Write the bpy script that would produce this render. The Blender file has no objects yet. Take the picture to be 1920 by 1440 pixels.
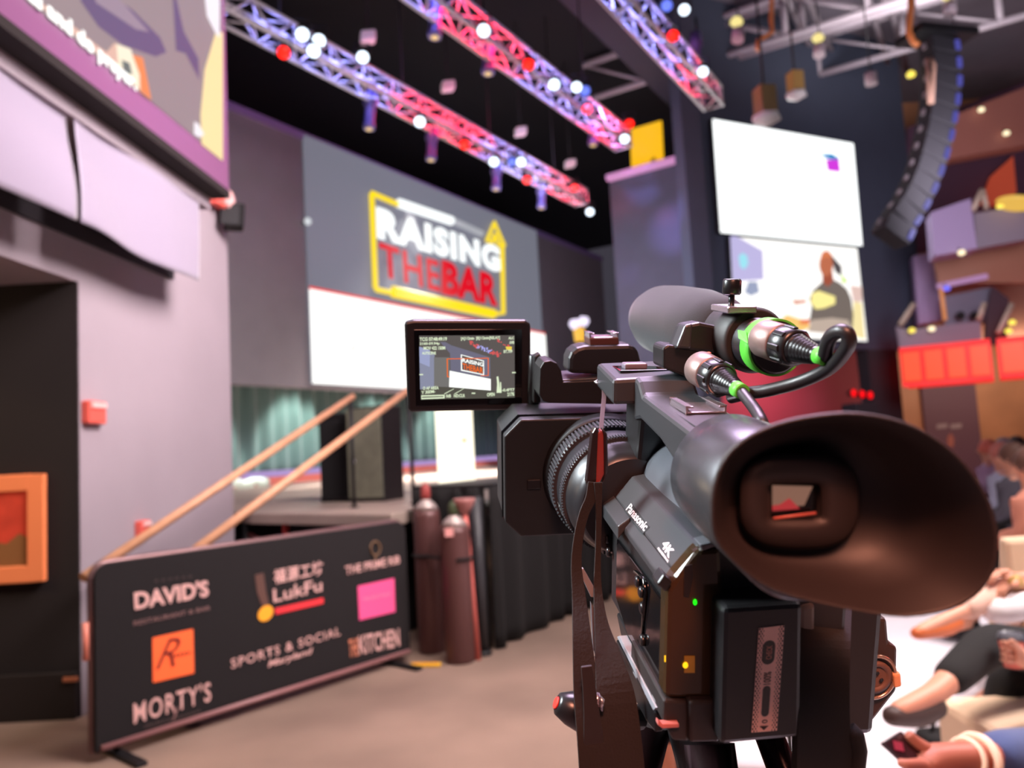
import bpy, bmesh, math, random
from mathutils import Vector as V, Matrix
random.seed(7)
C = bpy.context.scene.collection
PI = math.pi
F = 1442.0                                   # focal length in pixels of the 1920 x 1440 frame

# ------------------------------------------------------------------ camera
up_c = V((-940, 17120, -1442)).normalized()  # world up seen in camera axes (slight tilt and roll)
fw = V((0, 0, -1))
y_c = (fw - up_c * fw.dot(up_c)).normalized()
x_c = y_c.cross(up_c)
W = Matrix((x_c, y_c, up_c))                 # camera axes -> world axes
EYE = V((0, 0, 1.5))
cam_d = bpy.data.cameras.new('camera'); cam = bpy.data.objects.new('camera', cam_d); C.objects.link(cam)
cam.matrix_world = Matrix.Translation(EYE) @ W.to_4x4()
cam_d.sensor_width = 36; cam_d.lens = 36 * F / 1920; cam_d.clip_start = 0.01; cam_d.clip_end = 200
cam_d.dof.use_dof = True; cam_d.dof.focus_distance = 0.46; cam_d.dof.aperture_fstop = 7.5
bpy.context.scene.camera = cam
sc = bpy.context.scene
sc.view_settings.view_transform = 'Standard'; sc.view_settings.look = 'None'
sc.view_settings.exposure = 0.0; sc.view_settings.gamma = 1.0; sc.view_settings.use_curve_mapping = False
sc.cycles.use_denoising = True; sc.cycles.max_bounces = 6; sc.cycles.sample_clamp_indirect = 4

# ------------------------------------------------------------------ world, hall lights and unseen fill lights
w = bpy.data.worlds.new('world'); sc.world = w; w.use_nodes = True
bg = w.node_tree.nodes['Background']; bg.inputs[0].default_value = (0.30, 0.27, 0.36, 1); bg.inputs[1].default_value = 0.15

def lin(c):
    return tuple((x / 255 / 12.92) if x / 255 <= 0.04045 else ((x / 255 + 0.055) / 1.055) ** 2.4 for x in c)
def aim(o, t):
    o.rotation_euler = (V(t) - V(o.location)).to_track_quat('-Z', 'Y').to_euler()
def area(name, loc, tgt, size, power, col, size_y=None, spread=None):
    d = bpy.data.lights.new(name, 'AREA'); o = bpy.data.objects.new(name, d); C.objects.link(o)
    d.energy = power; d.color = col; d.size = size
    if size_y: d.shape = 'RECTANGLE'; d.size_y = size_y
    if spread: d.spread = math.radians(spread)
    o.location = loc; aim(o, tgt); return o
def spot(name, loc, tgt, power, col, ang=45, blend=0.4, r=0.1):
    d = bpy.data.lights.new(name, 'SPOT'); o = bpy.data.objects.new(name, d); C.objects.link(o)
    d.energy = power; d.color = col; d.spot_size = math.radians(ang); d.spot_blend = blend; d.shadow_soft_size = r
    o.location = loc; aim(o, tgt); return o
area('left_wall_fill', (2.0, 3.0, 5.5), (-3, 6.2, 3.2), 2.6, 290, (1.0, 0.85, 0.86), spread=90)  # unseen area light added to brighten the left wall
area('stage_front_fill', (-1.6, 9.5, 2.0), (-2.5, 15.5, 5.0), 3.0, 130, (1.0, 0.95, 0.88))  # unseen low area light, added to brighten the stage wall from below
area('house_light_seats', (5.5, 3.0, 7.0), (3.0, 3.4, 0), 2.0, 180, (1.0, 0.88, 0.88), spread=70)
area('floor_fill', (0.2, 3.0, 7.5), (0.5, 4.2, 0), 1.5, 60, (1.0, 0.86, 0.78), spread=80)  # unseen area light added to lift the floor
spot('floor_pool', (1.2, 2.6, 6.5), (0.5, 3.4, 0), 1000, (1.0, 0.82, 0.80), 40, 1.0, 0.4)
area('ceiling_fill', (8.0, 12.6, 8.3), (8.0, 13.4, 10.6), 3.0, 170, (0.95, 0.88, 0.92), spread=140)  # unseen and aimed upwards, added to brighten the roof
area('camera_top_wash', (0.5, 1.6, 4.5), (0.15, 0.4, 1.4), 1.6, 36, (0.86, 0.62, 0.95), spread=60)
area('camera_side_wash', (-1.9, 0.7, 2.9), (0.15, 0.4, 1.4), 0.8, 21, (0.88, 0.97, 1.0), spread=60)
area('camera_back_warm', (0.1, -1.4, 2.9), (0.3, 0.25, 1.4), 0.8, 8, (1.0, 0.40, 0.28), spread=60)
area('stage_right_fill', (0.8, 13.5, 4.5), (2.0, 22.0, 5.0), 2.5, 260, (0.85, 0.8, 1.0))
area('camera_red_glint', (2.4, 1.2, 2.2), (0.2, 0.3, 1.35), 0.5, 6, (1.0, 0.2, 0.2))

# ------------------------------------------------------------------ geometry helpers
def ray(px, py): return W @ V((px - 960, 720 - py, -F))
def onp(px, py, P, n):
    d = ray(px, py); return EYE + d * ((V(P) - EYE).dot(V(n)) / d.dot(V(n)))
def onz(px, py, z): return onp(px, py, (0, 0, z), (0, 0, 1))
def atY(px, py, y): return onp(px, py, (0, y, 0), (0, 1, 0))

MATS = {}
def mat(name, col=(128, 128, 128), rough=0.6, metal=0.0, emis=None, strength=0.0, bump=0.0, scale=200, var=0.0, vscale=3.0, alpha=None, coat=0.0, sheen=0.0):
    if name in MATS: return MATS[name]
    m = bpy.data.materials.new(name); m.use_nodes = True; nt = m.node_tree
    b = nt.nodes['Principled BSDF']; c = (*lin(col), 1)
    b.inputs['Base Color'].default_value = c; b.inputs['Roughness'].default_value = rough; b.inputs['Metallic'].default_value = metal
    if coat: b.inputs['Coat Weight'].default_value = coat
    if sheen: b.inputs['Sheen Weight'].default_value = sheen
    if emis is not None:
        b.inputs['Emission Color'].default_value = (*lin(emis), 1); b.inputs['Emission Strength'].default_value = strength
    if alpha is not None: b.inputs['Transmission Weight'].default_value = alpha; b.inputs['IOR'].default_value = 1.2
    if bump or var:
        tc = nt.nodes.new('ShaderNodeTexCoord'); nz = nt.nodes.new('ShaderNodeTexNoise'); nt.links.new(tc.outputs['Object'], nz.inputs['Vector'])
        if bump:
            nz.inputs['Scale'].default_value = scale; nz.inputs['Detail'].default_value = 2
            bp = nt.nodes.new('ShaderNodeBump'); bp.inputs['Strength'].default_value = bump; bp.inputs['Distance'].default_value = 0.3 / scale
            nt.links.new(nz.outputs['Fac'], bp.inputs['Height']); nt.links.new(bp.outputs['Normal'], b.inputs['Normal'])
        if var:
            nv = nt.nodes.new('ShaderNodeTexNoise'); nv.inputs['Scale'].default_value = vscale; nv.inputs['Detail'].default_value = 5
            nt.links.new(tc.outputs['Object'], nv.inputs['Vector'])
            rp = nt.nodes.new('ShaderNodeValToRGB'); rp.color_ramp.elements[0].position = 0.3; rp.color_ramp.elements[1].position = 0.7
            rp.color_ramp.elements[0].color = (*[x * (1 - var) for x in c[:3]], 1); rp.color_ramp.elements[1].color = (*[min(1, x * (1 + var)) for x in c[:3]], 1)
            nt.links.new(nv.outputs['Fac'], rp.inputs['Fac']); nt.links.new(rp.outputs['Color'], b.inputs['Base Color'])
    MATS[name] = m; return m
def glow(name, col, s=1.0): return mat(name, (10, 10, 10), 0.5, emis=col, strength=s)

class MB:
    """collects shapes in world coordinates (or through a matrix) for ONE mesh object"""
    def __init__(s, M=None): s.v = []; s.f = []; s.M = M; s.smooth = set()
    def add(s, vs, fs, smooth=False):
        n = len(s.v)
        s.v += [tuple(s.M @ V(p)) if s.M else tuple(p) for p in vs]
        for f in fs:
            if smooth: s.smooth.add(len(s.f))
            s.f.append(tuple(i + n for i in f))
        return s
    def hexa(s, a, b):                      # two matching loops of points joined and capped
        n = len(a)
        return s.add(list(a) + list(b), [tuple(range(n))[::-1], tuple(range(n, 2 * n))] + [(i, (i + 1) % n, n + (i + 1) % n, n + i) for i in range(n)])
    def box(s, lo, hi):
        x0, y0, z0 = lo; x1, y1, z1 = hi
        return s.hexa([(x0, y0, z0), (x1, y0, z0), (x1, y1, z0), (x0, y1, z0)], [(x0, y0, z1), (x1, y0, z1), (x1, y1, z1), (x0, y1, z1)])
    def ext(s, pts, vec):                   # extrude polygon along a vector
        return s.hexa([V(p) for p in pts], [V(p) + V(vec) for p in pts])
    def obox(s, c, dirs, half):             # oriented box
        c = V(c); a, b, d = [V(q).normalized() * h for q, h in zip(dirs, half)]
        return s.hexa([c - a - b - d, c + a - b - d, c + a + b - d, c - a + b - d], [c - a - b + d, c + a - b + d, c + a + b + d, c - a + b + d])
    def tube(s, pts, r, n=10, closed=False):
        pts = [V(p) for p in pts]; rs = r if isinstance(r, (list, tuple)) else [r] * len(pts); vs = []; ref = None
        for i, p in enumerate(pts):
            t = ((pts[min(i + 1, len(pts) - 1)] - pts[max(i - 1, 0)])).normalized() if not closed else (pts[(i + 1) % len(pts)] - pts[i - 1]).normalized()
            if ref is None: ref = V((0, 0, 1)) if abs(t.z) < 0.9 else V((1, 0, 0))
            a = (ref - t * ref.dot(t)).normalized(); ref = a; b = t.cross(a)
            vs += [p + (a * math.cos(2 * PI * k / n) + b * math.sin(2 * PI * k / n)) * rs[i] for k in range(n)]
        m = len(pts); fs = []
        for i in range(m if closed else m - 1):
            j = (i + 1) % m
            fs += [(i * n + k, i * n + (k + 1) % n, j * n + (k + 1) % n, j * n + k) for k in range(n)]
        s.add(vs, fs, True)
        if not closed: s.add([vs[k] for k in range(n)], [tuple(range(n))[::-1]]); s.add([vs[(m - 1) * n + k] for k in range(n)], [tuple(range(n))])
        return s
    def lathe(s, c, ax, prof, n=32, ref=None, sx=1.0, sy=1.0):   # prof: (distance along axis, radius)
        c = V(c); ax = V(ax).normalized(); ref = V(ref) if ref else (V((0, 0, 1)) if abs(ax.z) < 0.9 else V((1, 0, 0)))
        a = (ref - ax * ref.dot(ax)).normalized(); b = ax.cross(a); vs = []
        for h, r in prof:
            r = max(r, 1e-5)
            vs += [c + ax * h + a * (math.cos(2 * PI * k / n) * r * sx) + b * (math.sin(2 * PI * k / n) * r * sy) for k in range(n)]
        m = len(prof)
        fs = [(i * n + k, i * n + (k + 1) % n, (i + 1) * n + (k + 1) % n, (i + 1) * n + k) for i in range(m - 1) for k in range(n)]
        s.add(vs, fs, True); s.add(vs[:n], [tuple(range(n))[::-1]]); s.add(vs[(m - 1) * n:], [tuple(range(n))]); return s
    def loft(s, loops, cap=True):
        n = len(loops[0]); vs = [p for l in loops for p in l]
        s.add(vs, [(i * n + k, i * n + (k + 1) % n, (i + 1) * n + (k + 1) % n, (i + 1) * n + k) for i in range(len(loops) - 1) for k in range(n)], True)
        if cap: s.add(loops[0], [tuple(range(n))[::-1]]); s.add(loops[-1], [tuple(range(n))])
        return s
    def grid(s, fn, nu, nv, smooth=True):
        vs = [fn(i / nu, j / nv) for j in range(nv + 1) for i in range(nu + 1)]
        return s.add(vs, [(j * (nu + 1) + i, j * (nu + 1) + i + 1, (j + 1) * (nu + 1) + i + 1, (j + 1) * (nu + 1) + i) for j in range(nv) for i in range(nu)], smooth)
    def build(s, name, m, parent=None, bevel=0.0, solid=0.0, seg=2, kind=None, label=None, angle=35):
        me = bpy.data.meshes.new(name); me.from_pydata(s.v, [], s.f)
        for i in s.smooth: me.polygons[i].use_smooth = True
        bm = bmesh.new(); bm.from_mesh(me); bmesh.ops.remove_doubles(bm, verts=bm.verts, dist=1e-6); bmesh.ops.recalc_face_normals(bm, faces=bm.faces); bm.to_mesh(me); bm.free()
        o = bpy.data.objects.new(name, me); me.materials.append(m); C.objects.link(o)
        if parent: o.parent = parent; me.transform(WM(parent).inverted())
        if solid: q = o.modifiers.new('solid', 'SOLIDIFY'); q.thickness = solid; q.offset = 0
        if bevel:
            q = o.modifiers.new('bevel', 'BEVEL'); q.width = bevel; q.segments = seg; q.limit_method = 'ANGLE'; q.angle_limit = math.radians(angle); q.harden_normals = False
        if kind: o['kind'] = kind
        if label: o['label'] = label
        return o
def WM(o):
    m = o.matrix_basis.copy()
    while o.parent: o = o.parent; m = o.matrix_basis @ m
    return m
def tag(o, label, cat, group=None, kind=None):
    o['label'] = label; o['category'] = cat
    if group: o['group'] = group
    if kind: o['kind'] = kind
    return o
def thing(name, label, cat, loc, group=None, rotz=0):
    o = bpy.data.objects.new(name, None); C.objects.link(o); o.location = V(loc); o.rotation_euler = (0, 0, rotz); o.empty_display_size = 0.1
    return tag(o, label, cat, group)
def struct(name, mb, m, **k):
    return mb.build(name, m, kind='structure', **k)
_tc = {}
def text(s, BL, BR, TL, m, parent, name='lettering', bold=0.0, depth=0.0, shear=0.0, space=1.0, font=None, M=None):
    """lettering whose bounding box fills the parallelogram BL, BR, TL"""
    key = (s, bold, shear, space)
    cu = bpy.data.curves.new('t', 'FONT'); cu.body = s; cu.offset = bold; cu.shear = shear; cu.space_character = space; cu.resolution_u = 3
    ob = bpy.data.objects.new('t', cu); C.objects.link(ob); dg = bpy.context.evaluated_depsgraph_get(); dg.update()
    me = bpy.data.meshes.new_from_object(ob.evaluated_get(dg)); bpy.data.objects.remove(ob); bpy.data.curves.remove(cu)
    BL, BR, TL = [(M @ V(p)) if M else V(p) for p in (BL, BR, TL)]
    xs = [v.co.x for v in me.vertices]; ys = [v.co.y for v in me.vertices]
    if not xs: return None
    x0, x1, y0, y1 = min(xs), max(xs), min(ys), max(ys); ux = BR - BL; uy = TL - BL; n = ux.cross(uy).normalized()
    for v in me.vertices:
        v.co = BL + ux * ((v.co.x - x0) / (x1 - x0)) + uy * ((v.co.y - y0) / (y1 - y0))
    me.materials.clear(); me.materials.append(m); me.name = name
    o = bpy.data.objects.new(name, me); C.objects.link(o)
    if parent: o.parent = parent; me.transform(WM(parent).inverted())
    return o
def quad(mb, pts): return mb.add([V(p) for p in pts], [tuple(range(len(pts)))])

# ------------------------------------------------------------------ materials
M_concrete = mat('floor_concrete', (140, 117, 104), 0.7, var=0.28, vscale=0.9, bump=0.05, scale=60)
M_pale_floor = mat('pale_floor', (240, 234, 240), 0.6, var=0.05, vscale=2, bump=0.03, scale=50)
M_wall = mat('painted_wall', (158, 146, 154), 0.75, var=0.05, vscale=1.2)
M_stagewall = mat('stage_wall_paint', (112, 108, 114), 0.8, var=0.04)
M_dark = mat('dark_paint', (34, 30, 36), 0.85)
M_navy = mat('navy_wall', (62, 62, 76), 0.75, var=0.06)
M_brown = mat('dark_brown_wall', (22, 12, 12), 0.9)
M_black = mat('black_fabric', (18, 16, 18), 0.95)
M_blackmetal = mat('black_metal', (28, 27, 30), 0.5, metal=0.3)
M_alu = mat('aluminium', (205, 200, 208), 0.35, metal=0.85)
M_steel = mat('grey_painted_steel', (158, 148, 154), 0.6)
M_wood = mat('oak_handrail', (205, 150, 115), 0.5, var=0.1, vscale=8)
M_plastic = mat('camera_plastic', (27, 26, 28), 0.42, bump=0.25, scale=2500)
M_plastic2 = mat('camera_plastic_smooth', (24, 23, 25), 0.3)
M_rubber = mat('soft_rubber', (34, 28, 28), 0.55, bump=0.06, scale=900)
M_gloss = mat('glossy_black', (8, 8, 10), 0.08, coat=0.5)
M_skin = mat('skin_light', (216, 150, 122), 0.5)
M_skin2 = mat('skin_tan', (176, 104, 80), 0.5)
M_white_print = mat('white_print', (232, 228, 230), 0.5)
M_pink_print = mat('pale_pink_print', (226, 178, 172), 0.6)

# ================================================================== SETTING
d1 = V((0.53, 0.848, 0)).normalized()      # along the stage front, LED wall and lighting trusses
n1 = V((0.848, -0.53, 0)).normalized()     # square to it, towards the seats
LP = V((-3.79, 14, 0))                     # a point on the LED wall plane
def led(px, py, off=0.0): return onp(px, py, LP + n1 * off, n1)
dl = V((0.055, 1, 0)).normalized(); nl = V((1, -0.055, 0)).normalized()
def lw(px, py, x0): return onp(px, py, (x0, 0, 0), nl)       # plane parallel to the left wall
def LW(x0, y, z): return V((x0 + 0.055 * y, y, z))

struct('floor', MB().box((-14, -4, -0.1), (16, 34, 0)), M_concrete)
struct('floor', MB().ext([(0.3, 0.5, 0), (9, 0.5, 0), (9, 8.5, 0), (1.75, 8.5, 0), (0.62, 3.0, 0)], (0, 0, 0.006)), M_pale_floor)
# left wall with the doorway
struct('wall_left', MB().hexa([LW(-3.04, 4.9, 0), LW(-3.04, 7.2, 0), LW(-3.04, 7.2, 0) + V((-1, 0, 0)), LW(-3.04, 4.9, 0) + V((-1, 0, 0))],
       [LW(-3.04, 4.9, 10.3), LW(-3.04, 7.2, 10.3), LW(-3.04, 7.2, 10.3) + V((-1, 0, 0)), LW(-3.04, 4.9, 10.3) + V((-1, 0, 0))]), M_wall)
struct('wall_left', MB().hexa([LW(-3.04, -1, 2.73), LW(-3.04, 4.9, 2.73), LW(-3.04, 4.9, 2.73) + V((-1, 0, 0)), LW(-3.04, -1, 2.73) + V((-1, 0, 0))],
       [LW(-3.04, -1, 10.3), LW(-3.04, 4.9, 10.3), LW(-3.04, 4.9, 10.3) + V((-1, 0, 0)), LW(-3.04, -1, 10.3) + V((-1, 0, 0))]), M_wall)
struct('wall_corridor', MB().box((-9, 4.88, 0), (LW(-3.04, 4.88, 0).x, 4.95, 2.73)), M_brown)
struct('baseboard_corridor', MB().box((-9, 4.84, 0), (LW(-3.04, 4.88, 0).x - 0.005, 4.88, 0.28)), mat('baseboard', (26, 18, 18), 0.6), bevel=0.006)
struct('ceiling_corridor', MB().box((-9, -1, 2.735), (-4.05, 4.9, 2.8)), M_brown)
# shadow band below the wall curtains, built as a dark strip
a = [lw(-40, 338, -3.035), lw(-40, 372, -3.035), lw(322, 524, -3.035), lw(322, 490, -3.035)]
struct('shadow_strip', MB().ext(a, (0.02, 0, 0)), M_dark)
# fascia above the curtains and the stage wall
a = [LW(-2.68, 0.6, 3.55), LW(-2.68, 6.05, 3.55), LW(-3.04, 6.05, 3.55), LW(-3.04, 0.6, 3.55)]
struct('trim_2', MB().ext(a, (0, 0, 0.16)), M_wall, bevel=0.004)
def stage_prism(t0, t1, z0, z1, off, th):
    p = LP + n1 * off
    return MB().ext([p + d1 * t0 + V((0, 0, z0)), p + d1 * t1 + V((0, 0, z0)), p + d1 * t1 + V((0, 0, z1)), p + d1 * t0 + V((0, 0, z1))], -n1 * th)
struct('wall_stage', stage_prism(-4, 13.2, 2.82, 7.55, 0, 0.25), M_stagewall)
struct('trim_3', stage_prism(-4, 13.2, 7.55, 7.68, 0.05, 0.4), mat('violet_cap', (120, 100, 150), 0.5))
struct('wall_back', stage_prism(-8, 16, 0, 11.5, -5.0, 0.2), M_dark)
# side wall by the stage with ledge and amber window
A0 = onz(1142, 336, 7.5); A1 = onz(1285, 297, 7.5); A0.z = A1.z = 0
struct('wall_side', MB().ext([A0, A1, A1 + V((0, 0, 7.45)), A0 + V((0, 0, 7.45))], V((0.5, 0.7, 0))), M_navy)
e2 = (A1 - A0).normalized()
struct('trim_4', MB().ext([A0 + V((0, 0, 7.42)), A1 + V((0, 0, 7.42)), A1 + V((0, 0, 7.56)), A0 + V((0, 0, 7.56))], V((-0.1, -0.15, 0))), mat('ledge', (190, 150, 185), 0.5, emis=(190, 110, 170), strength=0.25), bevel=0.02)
s0 = V((3.9, 15, 0)); sd = V((0.906, 0.423, 0)).normalized(); sn = V((0.423, -0.906, 0)).normalized()
def swp(t, z, off=0): return s0 + sd * t + sn * off + V((0, 0, z))
struct('wall_right', MB().ext([swp(-0.25, 3.25), swp(6.3, 3.25), swp(6.3, 11), swp(-0.25, 11)], -sn * 0.3), mat('slate_wall', (58, 64, 80), 0.7, var=0.05))
struct('wall_right', MB().ext([swp(4.45, 0), swp(5.3, 0), swp(5.3, 3.25), swp(4.35, 3.25)], -sn * 0.3), M_dark)
struct('wall_link', MB().ext([swp(-0.25, 0), A1, A1 + V((0, 0, 11)), swp(-0.25, 11)], V((0.4, 0.1, 0))), M_navy)
struct('wall_crimson', MB().ext([swp(-0.3, 0, -2.4), swp(7, 0, -2.4), swp(7, 3.6, -2.4), swp(-0.3, 3.6, -2.4)], -sn * 0.1), mat('crimson_wall', (150, 60, 74), 0.7))
area('crimson_recess_light', swp(3.2, 3.0, -1.0), swp(3.4, 1.7, -2.4), 1.6, 55, (1.0, 0.42, 0.5))
struct('wall_wood', MB().box((6.5, 21.0, 0), (24, 21.2, 12)), mat('warm_wood_panel', (186, 128, 92), 0.5, var=0.12, vscale=1.5))
area('wood_wall_wash', (12.5, 18, 3.2), (12.5, 21, 2.0), 3.5, 75, (1.0, 0.78, 0.58), size_y=0.5)
struct('door_1', MB().box((atY(1734, 790, 20.9).x, 20.9, 0), (atY(1836, 790, 20.9).x, 21.0, 3.6)), mat('plum_door', (104, 70, 84), 0.6))

# curtain backdrop on stage
def pleats(P, dvec, nvec, L, z0, z1, amp, per, n, name, m, **k):
    dvec = V(dvec); nvec = V(nvec)
    def fn(u, v):
        a = math.sin(u * L / per * 2 * PI + math.sin(u * 17) * 1.2) * amp * (0.5 + 0.5 * (1 - v)) + amp * 0.4 * math.sin(u * L / per * 5.1 + v)
        return V(P) + dvec * (u * L) + nvec * a + V((0, 0, z0 + (z1 - z0) * v))
    return MB().grid(fn, n, 10).build(name, m, solid=0.01, **k)
o = pleats(LP - n1 * 2.6 + d1 * (-2.2), d1, n1, 14.5, 1.05, 5.2, 0.07, 0.42, 420, 'stage_curtain', mat('teal_grey_drape', (92, 116, 112), 0.9, sheen=0.3))
tag(o, 'teal grey pleated backdrop curtain hanging at the back of the stage', 'curtain')
for i in range(4):
    p = LP - n1 * 1.25 + d1 * (-0.6 + i * 2.6)
    spot('curtain_light', p + V((0, 0, 3.9)), LP - n1 * 2.6 + d1 * (-0.6 + i * 2.6) + V((0, 0, 0.9)), 650, (0.9, 1.0, 0.94), 60, 0.35, 0.15)

area('stage_wash', LP + d1 * 3.5 + n1 * 1.6 + V((0, 0, 6.6)), LP + d1 * 2.5 + n1 * 1.0 + V((0, 0, 1)), 2.5, 620, (1.0, 0.88, 0.82), spread=70)
# stage deck
def st(px, py): return onz(px, py, 1.04)
deck = [st(300, 950), st(470, 962), st(734, 964), st(784, 953), V((-0.15, 6.55, 1.04)), V((2.6, 10.9, 1.04)), LP + d1 * 12 - n1 * 2.9 + V((0, 0, 1.04)), LP - d1 * 2.4 - n1 * 2.9 + V((0, 0, 1.04))]
T = thing('stage_platform', 'low stage deck with pale worn top edge behind the sponsor barrier', 'stage', (-1.5, 8.5, 0))
MB().ext([p - V((0, 0, 0.1)) for p in deck], (0, 0, 0.1)).build('deck', mat('stage_deck', (168, 150, 138), 0.45, var=0.12, vscale=2), T, bevel=0.01)
for px, py, rc in ((455, 962, 0), (530, 962, 1), (640, 964, 0), (728, 964, 0), (790, 952, 0)):
    p = st(px, py); p.z = 0.94
    MB().tube([p + V((0, 0.08, 0)), V((p.x, p.y + 0.08, 0))], 0.03).build('leg', mat('red_pipe', (200, 60, 55), 0.5) if rc else M_blackmetal, T, label='red stage leg' if rc else None)
MB().tube([st(455, 962) + V((0, .1, -.2)), st(700, 964) + V((0, .1, -.75))], 0.025).tube([st(700, 964) + V((0, .1, -.15)), st(640, 964) + V((0, .1, -.8))], 0.02).build('brace', mat('dull_red', (120, 60, 60), 0.5), T)
pp = [p - V((0, 0, 0.12)) for p in deck]
MB().add([V((p.x, p.y + 0.5, z)) for p in (pp[0], pp[1], pp[2], pp[3]) for z in (0, 0.94)], [(0, 1, 3, 2), (2, 3, 5, 4), (4, 5, 7, 6)]).build('skirt', M_black, T, solid=0.01)
# riser with lit violet edge at the back of the stage
rp0 = LP - n1 * 1.9 + d1 * (-1.6); 
T = thing('stage_riser', 'shallow red riser with violet lit edge along the backdrop', 'riser', rp0 + V((0, 0, 1.04)))
MB().ext([rp0 + V((0, 0, 1.04)), rp0 + d1 * 12 + V((0, 0, 1.04)), rp0 + d1 * 12 + V((0, 0, 1.2)), rp0 + V((0, 0, 1.2))], -n1 * 0.5).build('riser_body', mat('coral_riser', (214, 110, 100), 0.5), T)
MB().ext([rp0 + V((0, 0, 1.2)), rp0 + d1 * 12 + V((0, 0, 1.2)), rp0 + d1 * 12 + V((0, 0, 1.32)), rp0 + V((0, 0, 1.32))], -n1 * 0.4).build('light_strip', glow('violet_strip', (190, 160, 225), 0.8), T)
c0 = onp(520, 908, rp0 + n1 * 0.15, n1)
def bundle(P, name, label, cat, m, L, r):
    pts = [P + d1 * (i / 14 * L) + V((0, 0, r + 0.03 * math.sin(i * 1.7))) + n1 * 0.05 * math.cos(i * 2.3) for i in range(15)]
    return tag(MB().tube(pts, [r * (0.7 + 0.4 * abs(math.sin(i * 1.3))) for i in range(15)], 10).build(name, m), label, cat)
p = rp0 + d1 * 0.2 + n1 * 0.2; p.z = 1.04
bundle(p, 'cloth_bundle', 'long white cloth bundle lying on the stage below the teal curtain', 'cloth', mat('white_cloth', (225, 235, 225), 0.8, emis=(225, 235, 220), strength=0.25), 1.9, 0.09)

# stage speaker and black road case beside handrail
P0 = onz(722, 940, 1.04); P1 = onz(655, 942, 1.04)
hx = (P0 - P1).normalized(); hy = V((-hx.y, hx.x, 0))
T = thing('stage_speaker', 'tall stage loudspeaker with olive grey front between the two handrails', 'loudspeaker', P1)
wd = (P0 - P1).length
MB().obox(P1 + hx * wd / 2 + hy * 0.2 + V((0, 0, 0.49)), (hx, hy, (0, 0, 1)), (wd / 2, 0.2, 0.49)).build('cabinet', M_blackmetal, T, bevel=0.012)
MB().obox(P1 + hx * wd / 2 - hy * 0.01 + V((0, 0, 0.5)), (hx, hy, (0, 0, 1)), (wd / 2 - 0.01, 0.008, 0.46)).build('grille', mat('olive_grille', (104, 104, 88), 0.7, var=0.15, vscale=9), T, bevel=0.004)
MB().lathe(P1 + hx * 0.08 - hy * 0.025 + V((0, 0, 0.42)), -hy, [(0, 0.03), (0.008, 0.025)]).build('badge', M_alu, T)
P2 = onz(600, 942, 1.04)
T = thing('road_case', 'tall black flight case standing left of the olive fronted loudspeaker', 'case', P2)
wd2 = (P1 - P2).length - 0.03
MB().obox(P2 + hx * wd2 / 2 + hy * 0.22 + V((0, 0, 0.47)), (hx, hy, (0, 0, 1)), (wd2 / 2, 0.2, 0.47)).build('case_body', M_black, T, bevel=0.01)
for q in (0.02, 0.9): MB().obox(P2 + hx * wd2 / 2 + hy * 0.015 + V((0, 0, q + 0.01)), (hx, hy, (0, 0, 1)), (wd2 / 2, 0.006, 0.012)).build('edge_trim', M_blackmetal, T)

# lectern
Lp = onz(857, 906, 1.04)
T = thing('lectern', 'bright cream backlit lectern column standing on the stage', 'lectern', Lp)
MB().obox(Lp + V((0, 0, 0.55)), (d1, n1, (0, 0, 1)), (0.2, 0.2, 0.55)).build('column', glow('cream_glow', (255, 246, 220), 1.8), T, bevel=0.02)
MB().obox(Lp + V((0, 0, 1.13)), (d1, n1, (0, 0, 1)), (0.26, 0.24, 0.03)).build('top', mat('lectern_top', (210, 190, 170), 0.5), T, bevel=0.01)
MB().obox(Lp + V((0, 0, 0.62)) - d1 * 0.05 + n1 * 0.205, (d1, n1, (0, 0, 1)), (0.06, 0.004, 0.03)).build('badge', glow('peach_badge', (250, 200, 150), 0.9), T)

# handrails of the stage stair
def rail(a, b, name, label, posts):
    T = thing(name, label, 'handrail', (a[0], a[1], 0)); a = V(a); b = V(b)
    MB().tube([a, b], 0.03, 14).build('rail', M_wood, T)
    for t, base in posts:
        p = a.lerp(b, t); MB().tube([p - V((0, 0, 0.02)), V((p.x, p.y, base))], 0.018).build('post', M_blackmetal, T)
        MB().lathe((p.x, p.y, base), (0, 0, 1), [(0, 0.045), (0.012, 0.04)], 16).build('foot_plate', M_blackmetal, T)
    return T
rail((-2.53, 4.5, 0.895), (-1.5, 7.2, 2.07), 'handrail', 'left wooden stair handrail ending above the black flight case', ((0.03, 0.0), (0.985, 1.04)))
rail((-2.03, 4.5, 0.915), (-0.95, 7.2, 2.12), 'handrail', 'right wooden stair handrail running up behind the small monitor', ((0.05, 0.0), (0.985, 1.04)))
T = thing('stage_stair', 'dark steps up to the stage between the wooden handrails', 'stairs', (-2.2, 4.8, 0))
for i in range(5):
    c = V((-2.24, 4.75, 0)).lerp(V((-1.72, 6.1, 0)), i / 4)
    MB().obox(c + V((0, 0, (i + 1) * 0.173 - 0.02)), ((0.93, -0.36, 0), (0.36, 0.93, 0), (0, 0, 1)), (0.24, 0.17, 0.02)).build('step', M_blackmetal, T, bevel=0.005)
for s in (-1, 1):
    MB().obox(V((-1.98, 5.42, 0.46)) + V((0.93, -0.36, 0)) * 0.255 * s, ((0.32, 0.83, 0.41), (0.93, -0.36, 0), (-0.15, -0.37, 0.9)), (0.85, 0.012, 0.07)).build('stringer', M_blackmetal, T)

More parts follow.
